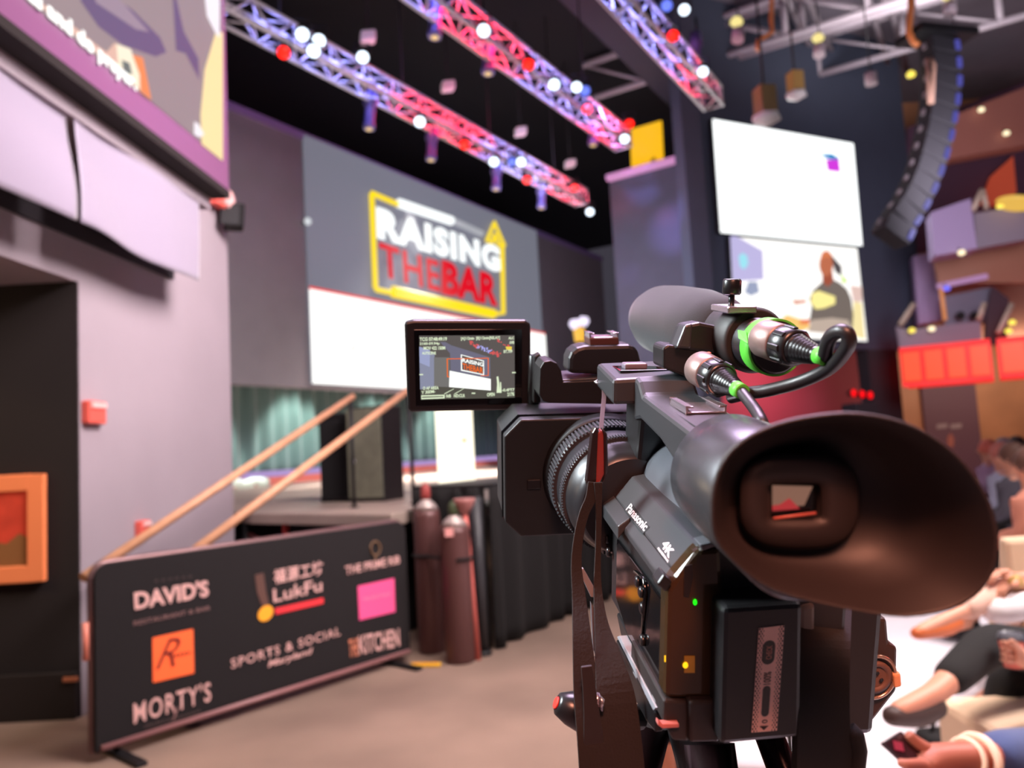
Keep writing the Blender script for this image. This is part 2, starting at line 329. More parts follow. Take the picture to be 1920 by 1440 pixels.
# ceiling, joists
struct('ceiling', MB().box((-12, -4, 10.6), (22, 34, 10.8)), mat('ceiling_deck', (104, 98, 106), 0.8, var=0.05))
ej = V((-0.848, 0.53, 0))
fb = onz(1352, 110, 10.5)
struct('ceiling_stage', MB().ext([fb - d1 * 14 + V((0, 0, 0)), fb + d1 * 14, fb + d1 * 14 + ej * 22, fb - d1 * 14 + ej * 22], (0, 0, 0.08)), mat('black_ceiling', (16, 15, 20), 0.95))
ba_ = onz(1150, 40, 9.6); 
tag(MB().obox(ba_ - d1 * 3, (d1, n1, (0, 0, 1)), (9, 0.28, 0.3)).build('roof_girder', mat('navy_girder', (54, 52, 66), 0.7), bevel=0.02), 'wide dark navy girder between the middle and short lighting trusses', 'roof beam')
def joist(px, py, L0, L1, z=10.3, dep=0.85, label=''):
    p = onz(px, py, z)
    T = thing('ceiling_truss', label, 'roof truss', p + V((0, 0, -dep)), 'open web steel trusses under the roof')
    MB().tube([p - ej * L0, p + ej * L1], 0.085, 6).build('top_chord', M_steel, T)
    MB().tube([p - ej * L0 - V((0, 0, dep)), p + ej * L1 - V((0, 0, dep))], 0.075, 6).build('bottom_chord', M_steel, T)
    n = int((L0 + L1) / 1.5); mb = MB()
    for i in range(n):
        q = p + ej * (-L0 + (L0 + L1) * i / n); q2 = p + ej * (-L0 + (L0 + L1) * (i + 1) / n)
        mb.tube([q, q - V((0, 0, dep))], 0.07, 6); mb.tube([q - V((0, 0, dep)), q2], 0.035, 6)
    mb.build('web', M_steel, T)
joist(1519, 75, 7, 1.6, label='open web steel roof truss nearest the white screen')
joist(1600, -40, 8, 4, label='open web steel roof truss crossing the top right corner')
joist(1420, 10, 5, 4, label='open web steel roof truss behind the short lighting truss')
for k, (px, py) in enumerate(((1500, 50), (1640, 40))):
    p = onz(px, py, 10.1)
    T = tag(MB().tube([p - d1 * 9, p + d1 * 3], 0.07, 6).tube([p - d1 * 9 + n1 * 0.35, p + d1 * 3 + n1 * 0.35], 0.07, 6).build('roof_beam', M_steel), ['twin pipe roof beam left of the hanging gold lamp', 'twin pipe roof beam above the curved speaker array'][k], 'roof beam')

# ================================================================== LED WALL
T = thing('led_wall', 'huge grey video wall with a neon sign graphic above the stage', 'screen', led(790, 725, 0.02))
def LQ(pts, off, name, m, parent=None): 
    return quad(MB(), [led(x, y, off) for x, y in pts]).build(name, m, parent or T)
tl = led(570, 252, 0.06); bl = led(583, 719, 0.06); zt, zb = tl.z, bl.z
t0 = (tl - LP).dot(d1); t1 = (led(1006, 432, 0.06) - LP).dot(d1)
stage_prism(t0, t1, zb, zt, 0.06, 0.05).build('panel', mat('grey_led_panel', (60, 62, 68), 0.5, emis=(112, 114, 126), strength=0.95), T)
zr = led(578, 541, 0.07).z
stage_prism(t0, t1 + 0.12, zb, zr, 0.072, 0.01).build('white_picture', glow('led_white', (255, 255, 252), 1.35), T)
stage_prism(t0, t1 + 0.12, zr, zr + 0.05, 0.075, 0.01).build('red_line', glow('led_red_line', (250, 60, 50), 1.0), T)
Y_ = glow('neon_yellow', (255, 222, 20), 1.1); Wt = glow('neon_white', (250, 255, 255), 1.25); Rd = glow('neon_red', (228, 0, 30), 1.0)
G = V((0, 0, 0))
def ntube(pts, r, name, m, closed=False):
    return MB().tube([led(x, y, 0.12) for x, y in pts], r, 8, closed).build(name, m, T)
sign_pts = [(746, 383), (697, 362), (697, 364), (704, 538), (707, 543), (735, 549)]
ntube(sign_pts, 0.055, 'yellow_outline', Y_)
ntube([(942, 462), (944, 588), (930, 588)], 0.055, 'yellow_outline', Y_)
ntube([(737, 543), (926, 586)], 0.085, 'yellow_bar', Y_); ntube([(737, 552), (926, 592)], 0.07, 'yellow_bar', Y_)
ntube([(927, 417), (913, 452), (922, 456), (928, 440), (935, 460), (946, 462)], 0.05, 'yellow_arrow', Y_, True)
ntube([(748, 381), (846, 414)], 0.11, 'white_strapline', Wt)
ntube([(850, 414), (903, 438)], 0.08, 'grey_strapline', glow('neon_grey', (170, 172, 180), 1))
def ltxt(s, BL, BR, TL, m, bold=0.03, off=0.2, **k): return text(s, led(*BL, off), led(*BR, off), led(*TL, off), m, T, bold=bold, **k)
ltxt('RAISING', (707, 447), (939, 512), (705, 386), Wt, 0.06, space=1.12)
ltxt('THE', (714, 517), (826, 548), (710, 453), Rd, 0.02, space=1.1)
ltxt('BAR', (828, 551), (934, 575), (828, 486), Rd, 0.05, space=1.05)
LQ([(658, 650), (662, 655), (668, 655), (664, 650)], 0.1, 'red_fleck', Rd)
# ball lamp at its left edge
p = led(577, 415, 0.15); T = thing('globe_lamp', 'small white globe lamp at the left edge of the video wall', 'lamp', p)
MB().lathe(p - V((0, 0, 0.07)), (0, 0, 1), [(0.0, 0.01), (0.02, 0.05), (0.07, 0.07), (0.12, 0.05), (0.14, 0.01)], 16).build('globe', glow('soft_white', (225, 230, 235), 0.9), T)
MB().tube([p, p - n1 * 0.14], 0.02).build('bracket', M_blackmetal, T)

# ================================================================== LEFT SCREEN, CURTAINS, WALL THINGS
T = thing('video_screen', 'large screen on left wall showing a grey shirt and white caption', 'screen', LW(-2.53, 4.5, 3.7))
X0 = -2.53
MB().hexa([LW(X0, 0.5, 3.7), LW(X0, 6.05, 3.7), LW(X0 - 0.15, 6.05, 3.7), LW(X0 - 0.15, 0.5, 3.7)], [LW(X0, 0.5, 8.6), LW(X0, 6.05, 8.6), LW(X0 - 0.15, 6.05, 8.6), LW(X0 - 0.15, 0.5, 8.6)]).build('frame', mat('plum_frame', (112, 70, 104), 0.4), T)
def SQ(pts, k, name, m): return quad(MB(), [lw(x, y, X0 + 0.004 + 0.003 * k) for x, y in pts]).build(name, m, T)
SQ([(50, 0), (418, 300), (414, -120), (-60, -120)], 0, 'picture_ground', glow('screen_taupe', (168, 148, 150), 0.85))
SQ([(418, 302), (418, 60), (404, 62), (384, 130), (376, 215), (378, 270)], 1, 'picture_yellow', glow('screen_cream', (255, 232, 165), 1.0))
SQ([(70, 0), (155, 62), (175, 80), (200, 98), (215, 80), (250, 105), (262, 140), (284, 188), (262, 170), (230, 140), (50, -10), (60, -30)], 2, 'picture_skin', glow('screen_skin', (236, 190, 170), 0.95))
SQ([(218, 82), (245, 92), (262, 140), (262, 168), (248, 155), (235, 130), (222, 125)], 3, 'picture_watch', glow('screen_watch', (255, 244, 215), 1.0))
SQ([(228, 112), (243, 118), (248, 140), (232, 136)], 4, 'picture_watch_face', glow('screen_watch_face', (110, 125, 118), 0.8))
SQ([(248, 102), (268, 108), (284, 188), (264, 172), (262, 140)], 4, 'picture_orange', glow('screen_orange', (250, 140, 70), 1.0))
SQ([(180, -30), (250, 20), (300, 70), (312, 98), (292, 106), (230, 84), (185, 50), (150, 0)], 1, 'picture_fold', glow('screen_violet', (112, 90, 135), 0.8))
SQ([(160, -60), (235, 10), (280, 60), (255, 55), (180, 5)], 2, 'picture_fold', glow('screen_mauve', (170, 148, 165), 0.85))
SQ([(322, -40), (345, 60), (372, 110), (374, 150), (348, 100), (330, 95)], 1, 'picture_fold', MATS['screen_violet'])
SQ([(380, -40), (388, 30), (404, 62), (412, 72), (412, -40)], 2, 'picture_white', glow('screen_white', (240, 235, 240), 1.1))
SQ([(364, 228), (372, 232), (383, 252), (374, 258), (364, 252)], 3, 'picture_white', MATS['screen_white'])
text('rands and do prayer.', lw(-4, -38, X0 + .02), lw(257, 180, X0 + .02), lw(-4, -84, X0 + .02), glow('caption_white', (255, 255, 250), 1.5), T, 'lettering', bold=0.05)
MB().hexa([LW(X0 - 0.002, 0.5, 3.64), LW(X0, 6.07, 3.64), LW(X0 - 0.15, 6.07, 3.64), LW(X0 - 0.15, 0.5, 3.64)], [LW(X0, 0.5, 3.7), LW(X0, 6.07, 3.7), LW(X0 - 0.15, 6.07, 3.7), LW(X0 - 0.15, 0.5, 3.7)]).build('bottom_rail', M_brown, T)
area('screen_glow', LW(-2.4, 4.3, 5.2), (2, 5, 2), 2.5, 30, (0.86, 0.85, 1.0), size_y=2)
def wallcurtain(y0, y1, z0, z1, label, seed, pleat):
    def fn(u, v):
        a = 0.02 * math.sin(u * 9 + seed + v * 2) * (1 - v * 0.4) + pleat * math.sin(u * 5 + v * 3.2 + seed)
        return LW(-2.69 + a, y0 + (y1 - y0) * u, z0 + (z1 - z0) * v + 0.015 * math.sin(u * 6 + seed) * (1 - v))
    tag(MB().grid(fn, 60, 16).build('wall_curtain', mat('silver_curtain', (150, 140, 160), 0.55, sheen=0.4), solid=0.008), label, 'curtain')
ya = lw(143, 420, -2.69).y; yb = lw(376, 517, -2.69).y; yc = lw(134, 415, -2.69).y
wallcurtain(ya, yb, 2.92, 3.55, 'silver grey curtain under the big screen, right of the gap', 1.0, 0.012)
wallcurtain(yc - 2.2, yc, 2.92, 3.55, 'silver grey curtain under the big screen, left of the gap', 2.6, 0.045)
def wallbox(px, py, wdt, hgt, label, X=-3.04):
    p = lw(px, py, X); T = thing('fire_alarm', label, 'fire alarm', p)
    MB().obox(p + nl * 0.03, (dl, nl, (0, 0, 1)), (wdt / 2, 0.03, hgt / 2)).build('housing', mat('alarm_red', (226, 96, 84), 0.4), T, bevel=0.012)
    MB().obox(p + nl * 0.065 + V((0, 0, hgt * 0.3)), (dl, nl, (0, 0, 1)), (wdt / 2.4, 0.008, hgt / 8)).build('lens', mat('alarm_lens', (240, 190, 185), 0.3), T, bevel=0.004)
wallbox(168, 774, 0.19, 0.15, 'red and pink fire alarm box on left wall beside the doorway')
wallbox(260, 992, 0.12, 0.12, 'small red alarm unit low on left wall above the left handrail')
T = thing('horn_strobe', 'pink red horn strobe on the corner of the left wall', 'alarm strobe', lw(412, 368, -3.0))
p = lw(402, 368, -3.0)
MB().obox(p + nl * 0.03, (dl, nl, (0, 0, 1)), (0.1, 0.04, 0.1)).build('housing', MATS['alarm_red'], T, bevel=0.015)
MB().lathe(p + dl * 0.12 + nl * 0.06, nl, [(0, 0.09), (0.04, 0.09), (0.06, 0.05)], 20).build('strobe', MATS['alarm_lens'], T)
p = lw(425, 405, -2.95); T = thing('wall_speaker', 'black wedge speaker on left wall corner below the strobe', 'loudspeaker', p)
MB().obox(p + V((0.05, 0.05, 0)), ((1, 0.4, 0), (-0.4, 1, 0), (0, 0.2, 1)), (0.09, 0.1, 0.12)).build('cabinet', M_black, T, bevel=0.015)
MB().obox(p + V((0.05, -0.05, 0)), ((1, 0.4, 0), (-0.4, 1, 0), (0, 0.2, 1)), (0.08, 0.008, 0.1)).build('grille', M_blackmetal, T)
# framed picture in the corridor
T = thing('framed_picture', 'orange framed red picture on dark brown corridor wall', 'picture', atY(40, 1092, 4.87))
def cw(px, py, y=4.87): return atY(px, py, y)
a0 = cw(88, 888); b0 = cw(88, 1088)
x1, z1, z0 = a0.x, a0.z, b0.z; x0 = x1 - 0.52
OW = mat('orange_lit_wood', (232, 130, 80), 0.5, emis=(232, 130, 80), strength=0.12)  # orange light on the frame, put into its colour and slight glow
MB().box((x0, 4.83, z0), (x0 + 0.1, 4.87, z1)).box((x1 - 0.1, 4.83, z0), (x1, 4.87, z1)).box((x0 + 0.1, 4.83, z0), (x1 - 0.1, 4.87, z0 + 0.1)).box((x0 + 0.1, 4.83, z1 - 0.1), (x1 - 0.1, 4.87, z1)).build('frame', OW, T, bevel=0.005)
MB().box((x0 + 0.1, 4.85, z0 + 0.1), (x1 - 0.1, 4.87, z1 - 0.1)).build('print', mat('red_print', (178, 60, 42), 0.5, emis=(200, 50, 30), strength=0.25, var=0.3, vscale=7), T)
quad(MB(), [(x0 + 0.1, 4.846, z0 + 0.1), (x1 - 0.1, 4.846, z0 + 0.1), (x1 - 0.1, 4.846, z0 + 0.27), (x1 - 0.16, 4.846, z0 + 0.3), (x1 - 0.24, 4.846, z0 + 0.24), (x0 + 0.1, 4.846, z0 + 0.28)]).build('painted_hill', mat('ochre_paint', (140, 92, 50), 0.6), T)
spot('picture_light', (-3.6, 3.6, 2.6), (x1 - 0.2, 4.87, z1 - 0.3), 14, (1, 0.6, 0.3), 50)
area('corridor_floor_light', (-4.6, 3.6, 2.6), (-3.6, 3.7, 0), 0.6, 22, (1.0, 0.72, 0.4))
tag(MB().obox(cw(132, 1274, 4.835), ((1, 0, 0), (0, 1, 0), (0, 0, 1)), (0.045, 0.01, 0.014)).build('floor_socket', mat('brass_plate', (170, 100, 70), 0.4), bevel=0.004), 'small brass outlet plate on the corridor baseboard', 'outlet')

# ================================================================== SPONSOR BARRIER
BA = onz(178, 1432, 0); BB = onz(768, 1238, 0)
bd = (BB - BA).normalized(); bn = V((bd.y, -bd.x, 0)); BLn = (BB - BA).length
T = thing('crowd_barrier', 'steel crowd barrier wrapped in black banner printed with restaurant logos', 'barrier', BA)
def bpt(px, py, off=0.0): return onp(px, py, BA + bn * off, bn)
MBn = MB(); prof = []
R_ = 0.08
outl = [(0, 0.05)] + [(R_ - R_ * math.cos(a * PI / 16), 0.93 + R_ * math.sin(a * PI / 16)) for a in range(9)] + [(BLn - R_ + R_ * math.sin(a * PI / 16), 0.93 + R_ * math.cos(a * PI / 16)) for a in range(9)] + [(BLn, 0.05)]
MB().ext([BA + bd * s + V((0, 0, z)) - bn * 0.02 for s, z in outl], bn * 0.035).build('banner', mat('black_banner', (24, 19, 21), 0.95, bump=0.08, scale=14), T, bevel=0.004)
fr = [BA + bd * s + V((0, 0, z)) - bn * 0.03 for s, z in outl]
MB().tube(fr, 0.02).tube([BA + V((0, 0, 0.15)) - bn * .03, BB + V((0, 0, 0.15)) - bn * .03], 0.018).build('frame', mat('rosy_steel', (130, 100, 100), 0.4, metal=0.6), T)
MB().tube([BA + bd * 0.02 + V((0, 0, 0.075)) + bn * .03, BB - bd * .02 + V((0, 0, 0.075)) + bn * .03], 0.016).build('bottom_pipe', mat('rosy_pipe', (150, 104, 104), 0.4), T)
for s in (0.12, BLn - 0.15):
    MB().obox(BA + bd * s + V((0, 0, 0.012)), (bn, bd, (0, 0, 1)), (0.27, 0.03, 0.012)).build('foot', M_blackmetal, T, bevel=0.005)
    MB().tube([BA + bd * s + V((0, 0, 0.02)) - bn * .03, BA + bd * s + V((0, 0, 0.2)) - bn * .03], 0.016).build('foot_stem', M_blackmetal, T)
MB().tube([BA - bd * 0.04 + V((0, 0, 0.72)), BA - bd * 0.04 + V((0, 0, 0.53))], 0.016).build('hinge', mat('copper_tube', (220, 130, 110), 0.4), T)
def btx(s, BL, BR, TL, m=M_pink_print, bold=0.015, **k): return text(s, bpt(*BL, .024), bpt(*BR, .024), bpt(*TL, .024), m, T, bold=bold, **k)
def bq(pts, m, name, off=.02): return quad(MB(), [bpt(x, y, off) for x, y in pts]).build(name, m, T)
btx("DAVID'S", (253, 1144), (392, 1118), (251, 1110), bold=0.035)
btx('RESTAURANT & BAR', (251, 1173), (394, 1143), (251, 1165), mat('dim_print', (150, 112, 110), 0.6), 0.0)
btx('* * * * * *', (290, 1092), (360, 1083), (290, 1087), mat('faint_print', (84, 66, 64), 0.6), 0.0)
bq([(286, 1196), (362, 1179), (364, 1262), (287, 1280)], mat('orange_print', (250, 104, 50), 0.6, emis=(250, 100, 50), strength=0.25), 'logo_square')
btx('R', (292, 1256), (332, 1248), (300, 1201), mat('dark_red_print', (120, 28, 22), 0.6), -0.008, shear=0.35, name='logo_letter')
btx('----', (328, 1232), (356, 1226), (328, 1227), MATS['dark_red_print'], -0.02)
btx("MORTY'S", (251, 1358), (396, 1314), (250, 1318), bold=0.012, space=1.15)
btx('y', (322, 1352), (336, 1347), (322, 1330), MATS['dim_print'], 0.0)
btx('delicatessen', (270, 1366), (376, 1336), (270, 1358), MATS['faint_print'], 0.0)
btx('\u798f\u6e90\u5de5\u574a', (514, 1096), (606, 1077), (513, 1068), bold=0.02, space=1.1)
btx('LukFu', (513, 1130), (604, 1108), (512, 1105), bold=0.01)
bq([(516, 1141), (606, 1121), (607, 1131), (517, 1152)], mat('red_print2', (232, 52, 60), 0.6, emis=(230, 40, 50), strength=0.2), 'logo_bar')
MB().loft([[bpt(498 + 13 * math.cos(a) + 6 * math.sin(a), 1150 - 15 * math.sin(a) + 2 * math.cos(a), .021) for a in [k * PI / 12 for k in range(24)]], [bpt(498 + 13 * math.cos(a) + 6 * math.sin(a), 1150 - 15 * math.sin(a) + 2 * math.cos(a), .022) for a in [k * PI / 12 for k in range(24)]]]).build('logo_drop', mat('amber_print', (245, 165, 40), 0.6, emis=(240, 150, 30), strength=0.25), T)
bq([(478, 1078), (494, 1074), (499, 1110), (505, 1134), (492, 1137), (482, 1110)], mat('brown_print', (92, 62, 54), 0.7), 'logo_mark')
btx('SPORTS & SOCIAL', (434, 1254), (638, 1191), (433, 1236), bold=0.01, space=1.2)
btx('Maryland', (503, 1255), (588, 1228), (501, 1240), bold=0.02, shear=0.3)
btx('THE PRIME RIB', (648, 1078), (750, 1056), (647, 1062), bold=0.02)
MB().tube([bpt(704 + 9 * math.cos(a), 1028 - 13 * math.sin(a), .024) for a in [k * PI / 8 for k in range(16)]], 0.006, 6, True).tube([bpt(704, 1041, .024), bpt(704, 1052, .024)], 0.006, 6).build('logo_ring', mat('olive_print', (122, 92, 66), 0.7), T)
bq([(671, 1099), (739, 1084), (741, 1147), (674, 1163)], mat('pink_print', (238, 84, 140), 0.6, emis=(240, 80, 140), strength=0.25), 'logo_square')
btx('THE BOUTIQUE', (680, 1128), (732, 1117), (680, 1121), mat('light_pink_print', (250, 150, 180), 0.6), 0.0)
btx('THE', (655, 1233), (672, 1229), (654, 1200), mat('tan_print', (214, 130, 100), 0.6), 0.02)
btx('KITCHEN', (674, 1228), (750, 1212), (672, 1192), bold=0.02)

# ================================================================== GAS CYLINDERS, DRAPED RISER
def cylinder(px, pyb, pyt, wpx, label, capm, valve):
    P = onz(px, pyb, 0); P.y += 0.0
    hgt = atY(px, pyt, P.y).z; r = wpx / 2 * P.y / F * 1.0
    T = thing('gas_cylinder', label, 'gas cylinder', P, 'gas cylinders strapped by the stage')
    MB().lathe(P, (0, 0, 1), [(0, r * 0.92), (0.02, r), (hgt * 0.80, r), (hgt * 0.84, r * 0.93)], 28).build('body', mat('rust_steel', (92, 58, 56), 0.45, metal=0.2), T)
    MB().lathe(P + V((0, 0, hgt * 0.84)), (0, 0, 1), [(0, r * 0.93), (0.04, r * 0.72), (0.075, r * 0.35), (0.09, r * 0.28)], 28).build('shoulder', mat('silver_shoulder', (170, 155, 150), 0.35, metal=0.3), T)
    MB().lathe(P + V((0, 0, hgt * 0.84 + 0.08)), (0, 0, 1), [(0, r * 0.35), (0.03, r * 0.38), (hgt * 0.16 - 0.11, r * 0.34), (hgt * 0.16 - 0.08, r * 0.15)], 16).build('valve_cap', capm, T)
    return P, r
Pc1, r1 = cylinder(811, 1222, 905, 50, 'rust coloured gas cylinder with red valve cap, left one', mat('red_cap', (150, 60, 56), 0.5), 1)
Pc2, r2 = cylinder(864, 1240, 938, 55, 'rust coloured gas cylinder with green valve cap, right one', mat('green_cap', (62, 72, 44), 0.5), 1)
MB_ = MB().obox(Pc2 + V((-0.03, -r2 - 0.001, 0.93)), ((1, 0, 0), (0, 1, 0), (0, 0, 1)), (0.03, 0.004, 0.03)).build('cylinder_label', mat('label_pink', (240, 170, 165), 0.5)); tag(MB_, 'pale pink sticker high on the green capped gas cylinder', 'sticker')
mid = (Pc1 + Pc2) / 2 + V((0, 0, 0.73))
loop = []
for k in range(28):
    a = 2 * PI * k / 28; c = Pc1 if math.cos(a) < 0 else Pc2; r = (r1 if math.cos(a) < 0 else r2) + 0.008
    loop.append(V((c.x + r * math.cos(a), c.y + r * math.sin(a), 0.73)))
tag(MB().tube(loop, 0.012, 6, True).build('holding_strap', M_black), 'black strap around both gas cylinders', 'strap')
Pp = onz(897, 1236, 0); Pp.y -= 0.02
T = thing('salmon_post', 'thin salmon painted post right of the gas cylinders', 'post', Pp)
hp = atY(886, 965, Pp.y).z
MB().tube([Pp, Pp + V((-0.045, 0, hp))], 0.022).build('post_tube', mat('salmon_paint', (214, 110, 100), 0.45), T)
MB().lathe(Pp + V((-0.045, 0, hp)), (0, 0, 1), [(0, 0.025), (0.1, 0.08), (0.12, 0.08)], 12).build('funnel_head', mat('salmon_dull', (170, 110, 105), 0.45), T)
p = onz(798, 1250, 0)
T = thing('cable_ramp', 'small yellow strip on the floor before the gas cylinders', 'floor strip', p)
MB().obox(p + V((0, 0, 0.012)), ((1, -0.15, 0), (0.15, 1, 0), (0, 0, 1)), (0.11, 0.025, 0.012)).build('strip', mat('yellow_rubber', (232, 180, 50), 0.5), T, bevel=0.008)
MB().obox(p + V((0, 0, 0.025)), ((1, -0.15, 0), (0.15, 1, 0), (0, 0, 1)), (0.1, 0.008, 0.003)).build('ridge', mat('orange_rubber', (220, 140, 40), 0.5), T)
# black skirted riser
q0 = onz(922, 1218, 0)
T = thing('draped_table', 'long table draped in pleated black cloth right of the gas cylinders', 'table', q0)
MB().ext([q0 + V((0, 0, 1.2)), q0 + d1 * 3.4 + V((0, 0, 1.2)), q0 + d1 * 3.4 - n1 * 0.7 + V((0, 0, 1.2)), q0 - n1 * 0.7 + V((0, 0, 1.2))], (0, 0, 0.04)).build('tabletop', M_blackmetal, T)
pleats(q0 + n1 * 0.03, d1, n1, 3.4, 0.01, 1.22, 0.04, 0.3, 300, 'front_skirt', mat('black_drape', (15, 12, 13), 0.95), parent=T)
pleats(q0, -n1, d1, 0.7, 0.01, 1.22, 0.02, 0.14, 60, 'side_skirt', MATS['black_drape'], parent=T)
MB().tube([q0 + V((-0.06, -0.12, 0)), q0 + V((-0.06, -0.1, 1.15))], 0.045).build('corner_leg', mat('charcoal_leg', (46, 46, 50), 0.5), T)
MB().lathe(q0 + V((-0.06, -0.12, 0)), (0, 0, 1), [(0, 0.07), (0.03, 0.06)]).build('foot', M_blackmetal, T)

# ================================================================== LIGHTING TRUSSES
M_truss = mat('truss_metal', (222, 214, 220), 0.45, metal=0.35)
TR_H = 0.30
def tline(far, L):
    far = V(far); return far - d1 * L, far
trusses = [((1.75, 16.5, 7.05), 9.6, 'lower red and blue lit lighting truss in front of the video wall'),
           ((2.23, 13.4, 7.05), 9.0, 'middle red and blue lit lighting truss reaching the top of frame'),
           ((3.46, 11.9, 7.05), 7.0, 'short red lit lighting truss at the top, nearest the roof trusses')]
blue = (0.28, 0.32, 1.0); red = (1.0, 0.02, 0.07); pink = (1.0, 0.3, 0.3)
for ti, (far, L, lab) in enumerate(trusses):
    a, b = tline(far, L); T = thing('lighting_truss', lab, 'lighting truss', a.lerp(b, 0.5) - V((0, 0, TR_H)), 'hanging box trusses')
    hw = n1 * (TR_H / 2); cs = [hw, -hw, hw - V((0, 0, TR_H)), -hw - V((0, 0, TR_H))]
    for c in cs: MB().tube([a + c, b + c], 0.027, 8).build('chord', M_truss, T)
    nseg = int(L / 0.32)
    for (c1, c2) in ((0, 1), (2, 3), (0, 2), (1, 3)):
        mb = MB()
        for i in range(nseg):
            p = a.lerp(b, i / nseg); q = a.lerp(b, (i + 1) / nseg)
            mb.tube([p + cs[c1], q + cs[c2]] if i % 2 == 0 else [p + cs[c2], q + cs[c1]], 0.014, 6)
        mb.build('lattice', M_truss, T)
    for s in (0.0, 0.5, 1.0):
        p = a.lerp(b, s); MB().tube([p + cs[0], p + cs[1], p + cs[3], p + cs[2]], 0.022, 6, True).build('end_frame', M_alu, T)
    # colour lights standing inside the truss
    for px, col in ((((500, 1), (545, 1), (590, 1), (640, 1), (690, 1), (730, 1), (765, 0), (800, 0), (835, 0), (870, 0), (895, 0), (922, 1), (955, 1), (985, 1), (1010, 1), (1040, 0), (1070, 0), (1100, 0)), ((780, 1), (820, 1), (862, 0), (900, 0), (935, 0), (970, 0), (1005, 1), (1040, 1), (1075, 1), (1105, 1), (1130, 0), (1155, 0), (1182, 0)), ((1180, 1), (1220, 1), (1255, 1), (1285, 1), (1310, 0), (1335, 0), (1362, 0)))[ti]):
        q = onp(px, 200, V(far), n1); t = (q - a).dot(d1) / L
        # the vertical plane fixes the distance along the truss, whatever the height
        if not 0.02 < t < 0.98: continue
        p = a.lerp(b, t) - V((0, 0, TR_H * 0.5)); c_ = blue if col else red
        d = bpy.data.lights.new('truss_colour_light', 'POINT'); d.energy = (11 if col else 15) * (0.5 + 0.5 * t); d.color = c_; d.shadow_soft_size = 0.05
        o = bpy.data.objects.new('truss_colour_light', d); C.objects.link(o); o.location = p
    for k in range(int(L / 2.4)):
        p = a.lerp(b, (k + 0.5) / int(L / 2.4)); nm = ti * 10 + k
        tag(MB().tube([p, V((p.x, p.y, 10.6))], 0.012, 6).build('hanging_cable', M_blackmetal), 'thin dark cable holding up a lighting truss', 'cable', 'cables above the trusses')
def tplane(ti, px, py, off=0.0):
    return onp(px, py, V(trusses[ti][0]) + n1 * off, n1)
LR = mat('lens_red', (30, 0, 0), 0.4, emis=(255, 24, 10), strength=3.0); LWh = glow('lens_white', (225, 240, 255), 3.0); LBl = glow('lens_blue', (110, 130, 255), 1.3); LGd = glow('lens_gold', (230, 190, 130), 1.2)
def par(p, kind, label, r=0.085, group='stage lights on the trusses', L=0.26, drop=0.16, toward=None):
    p = V(p); dr = ((EYE + V((0, 0, 0.3))) - p); dr = (dr.normalized() * 0.85 + V((0, 0, -0.3))).normalized() if toward is None else V(toward).normalized()
    T = thing('stage_light', label, 'stage light', p, group)
    MB().lathe(p - dr * L, dr, [(0, r * 0.5), (0.05, r * 0.95), (L * 0.55, r), (L, r * 1.12), (L + 0.015, r * 1.12)], 18).build('housing', M_blackmetal, T)
    MB().lathe(p + dr * 0.006, dr, [(0, r * 0.98), (0.012, r * 0.95), (0.02, r * 0.4)], 18).build('lens', {'r': LR, 'w': LWh, 'b': LBl, 'g': LGd}[kind], T)
    s = dr.cross(V((0, 0, 1))).normalized(); c = p - dr * L * 0.5
    MB().tube([c + s * r * 1.15, c + s * r * 1.15 + V((0, 0, drop)), c - s * r * 1.15 + V((0, 0, drop)), c - s * r * 1.15], 0.012, 6).build('yoke', M_blackmetal, T)
    return T
lower = [(532, 98, 'r', 'first red stage light under the near end of the lower truss'), (567, 64, 'w', 'white stage light inside the near end of the lower truss, leftmost'), (598, 76, 'w', 'white stage light inside the lower truss, upper right of the near red light'),
         (588, 95, 'w', 'white stage light inside the lower truss, just right of the near red light'), (680, 107, 'w', 'white stage light on the blue part of the lower truss'), (787, 228, 'w', 'bright white stage light under the first red part of the lower truss'),
         (871, 271, 'r', 'red stage light under the middle of the lower truss'), (926, 303, 'w', 'bright white stage light under the second blue part of the lower truss'), (960, 303, 'b', 'pale blue stage light in the second blue part of the lower truss'), (977, 303, 'w', 'white stage light right of the pale blue one on the lower truss'), (988, 337, 'r', 'red stage light below the second blue part of the lower truss'),
         (1077, 352, 'r', 'red stage light at the far red end of the lower truss'), (1106, 397, 'w', 'white blue stage light hanging past the far end of the lower truss')]
for x, y, k, l in lower: par(tplane(0, x, y, 0.25), k, l, r=0.08 if k != 'w' else 0.085)
middle = [(907, 57, 'w', 'bright white stage light left of the red part of the middle truss'), (991, 121, 'r', 'red stage light under the red part of the middle truss'), (1039, 158, 'w', 'bright white stage light on the blue part of the middle truss'),
          (1081, 163, 'w', 'dimmer white stage light inside the blue part of the middle truss'), (1097, 170, 'b', 'small blue stage light inside the blue part of the middle truss'), (1101, 204, 'r', 'red stage light left of the far red end of the middle truss'), (1180, 232, 'r', 'orange red stage light at the far end of the middle truss'), (1171, 260, 'w', 'bright white stage light below the far end of the middle truss')]
for x, y, k, l in middle: par(tplane(1, x, y, 0.25), k, l, r=0.08)
short = [(1262, 67, 'r', 'orange red stage light beside the short truss'), (1283, 18, 'w', 'white stage light on the blue part of the short truss'), (1318, 134, 'w', 'bright white stage light below the end of the short truss'), (1250, 10, 'b', 'blue stage light left of the short truss')]
for x, y, k, l in short: par(tplane(2, x, y, 0.25), k, l, r=0.075)
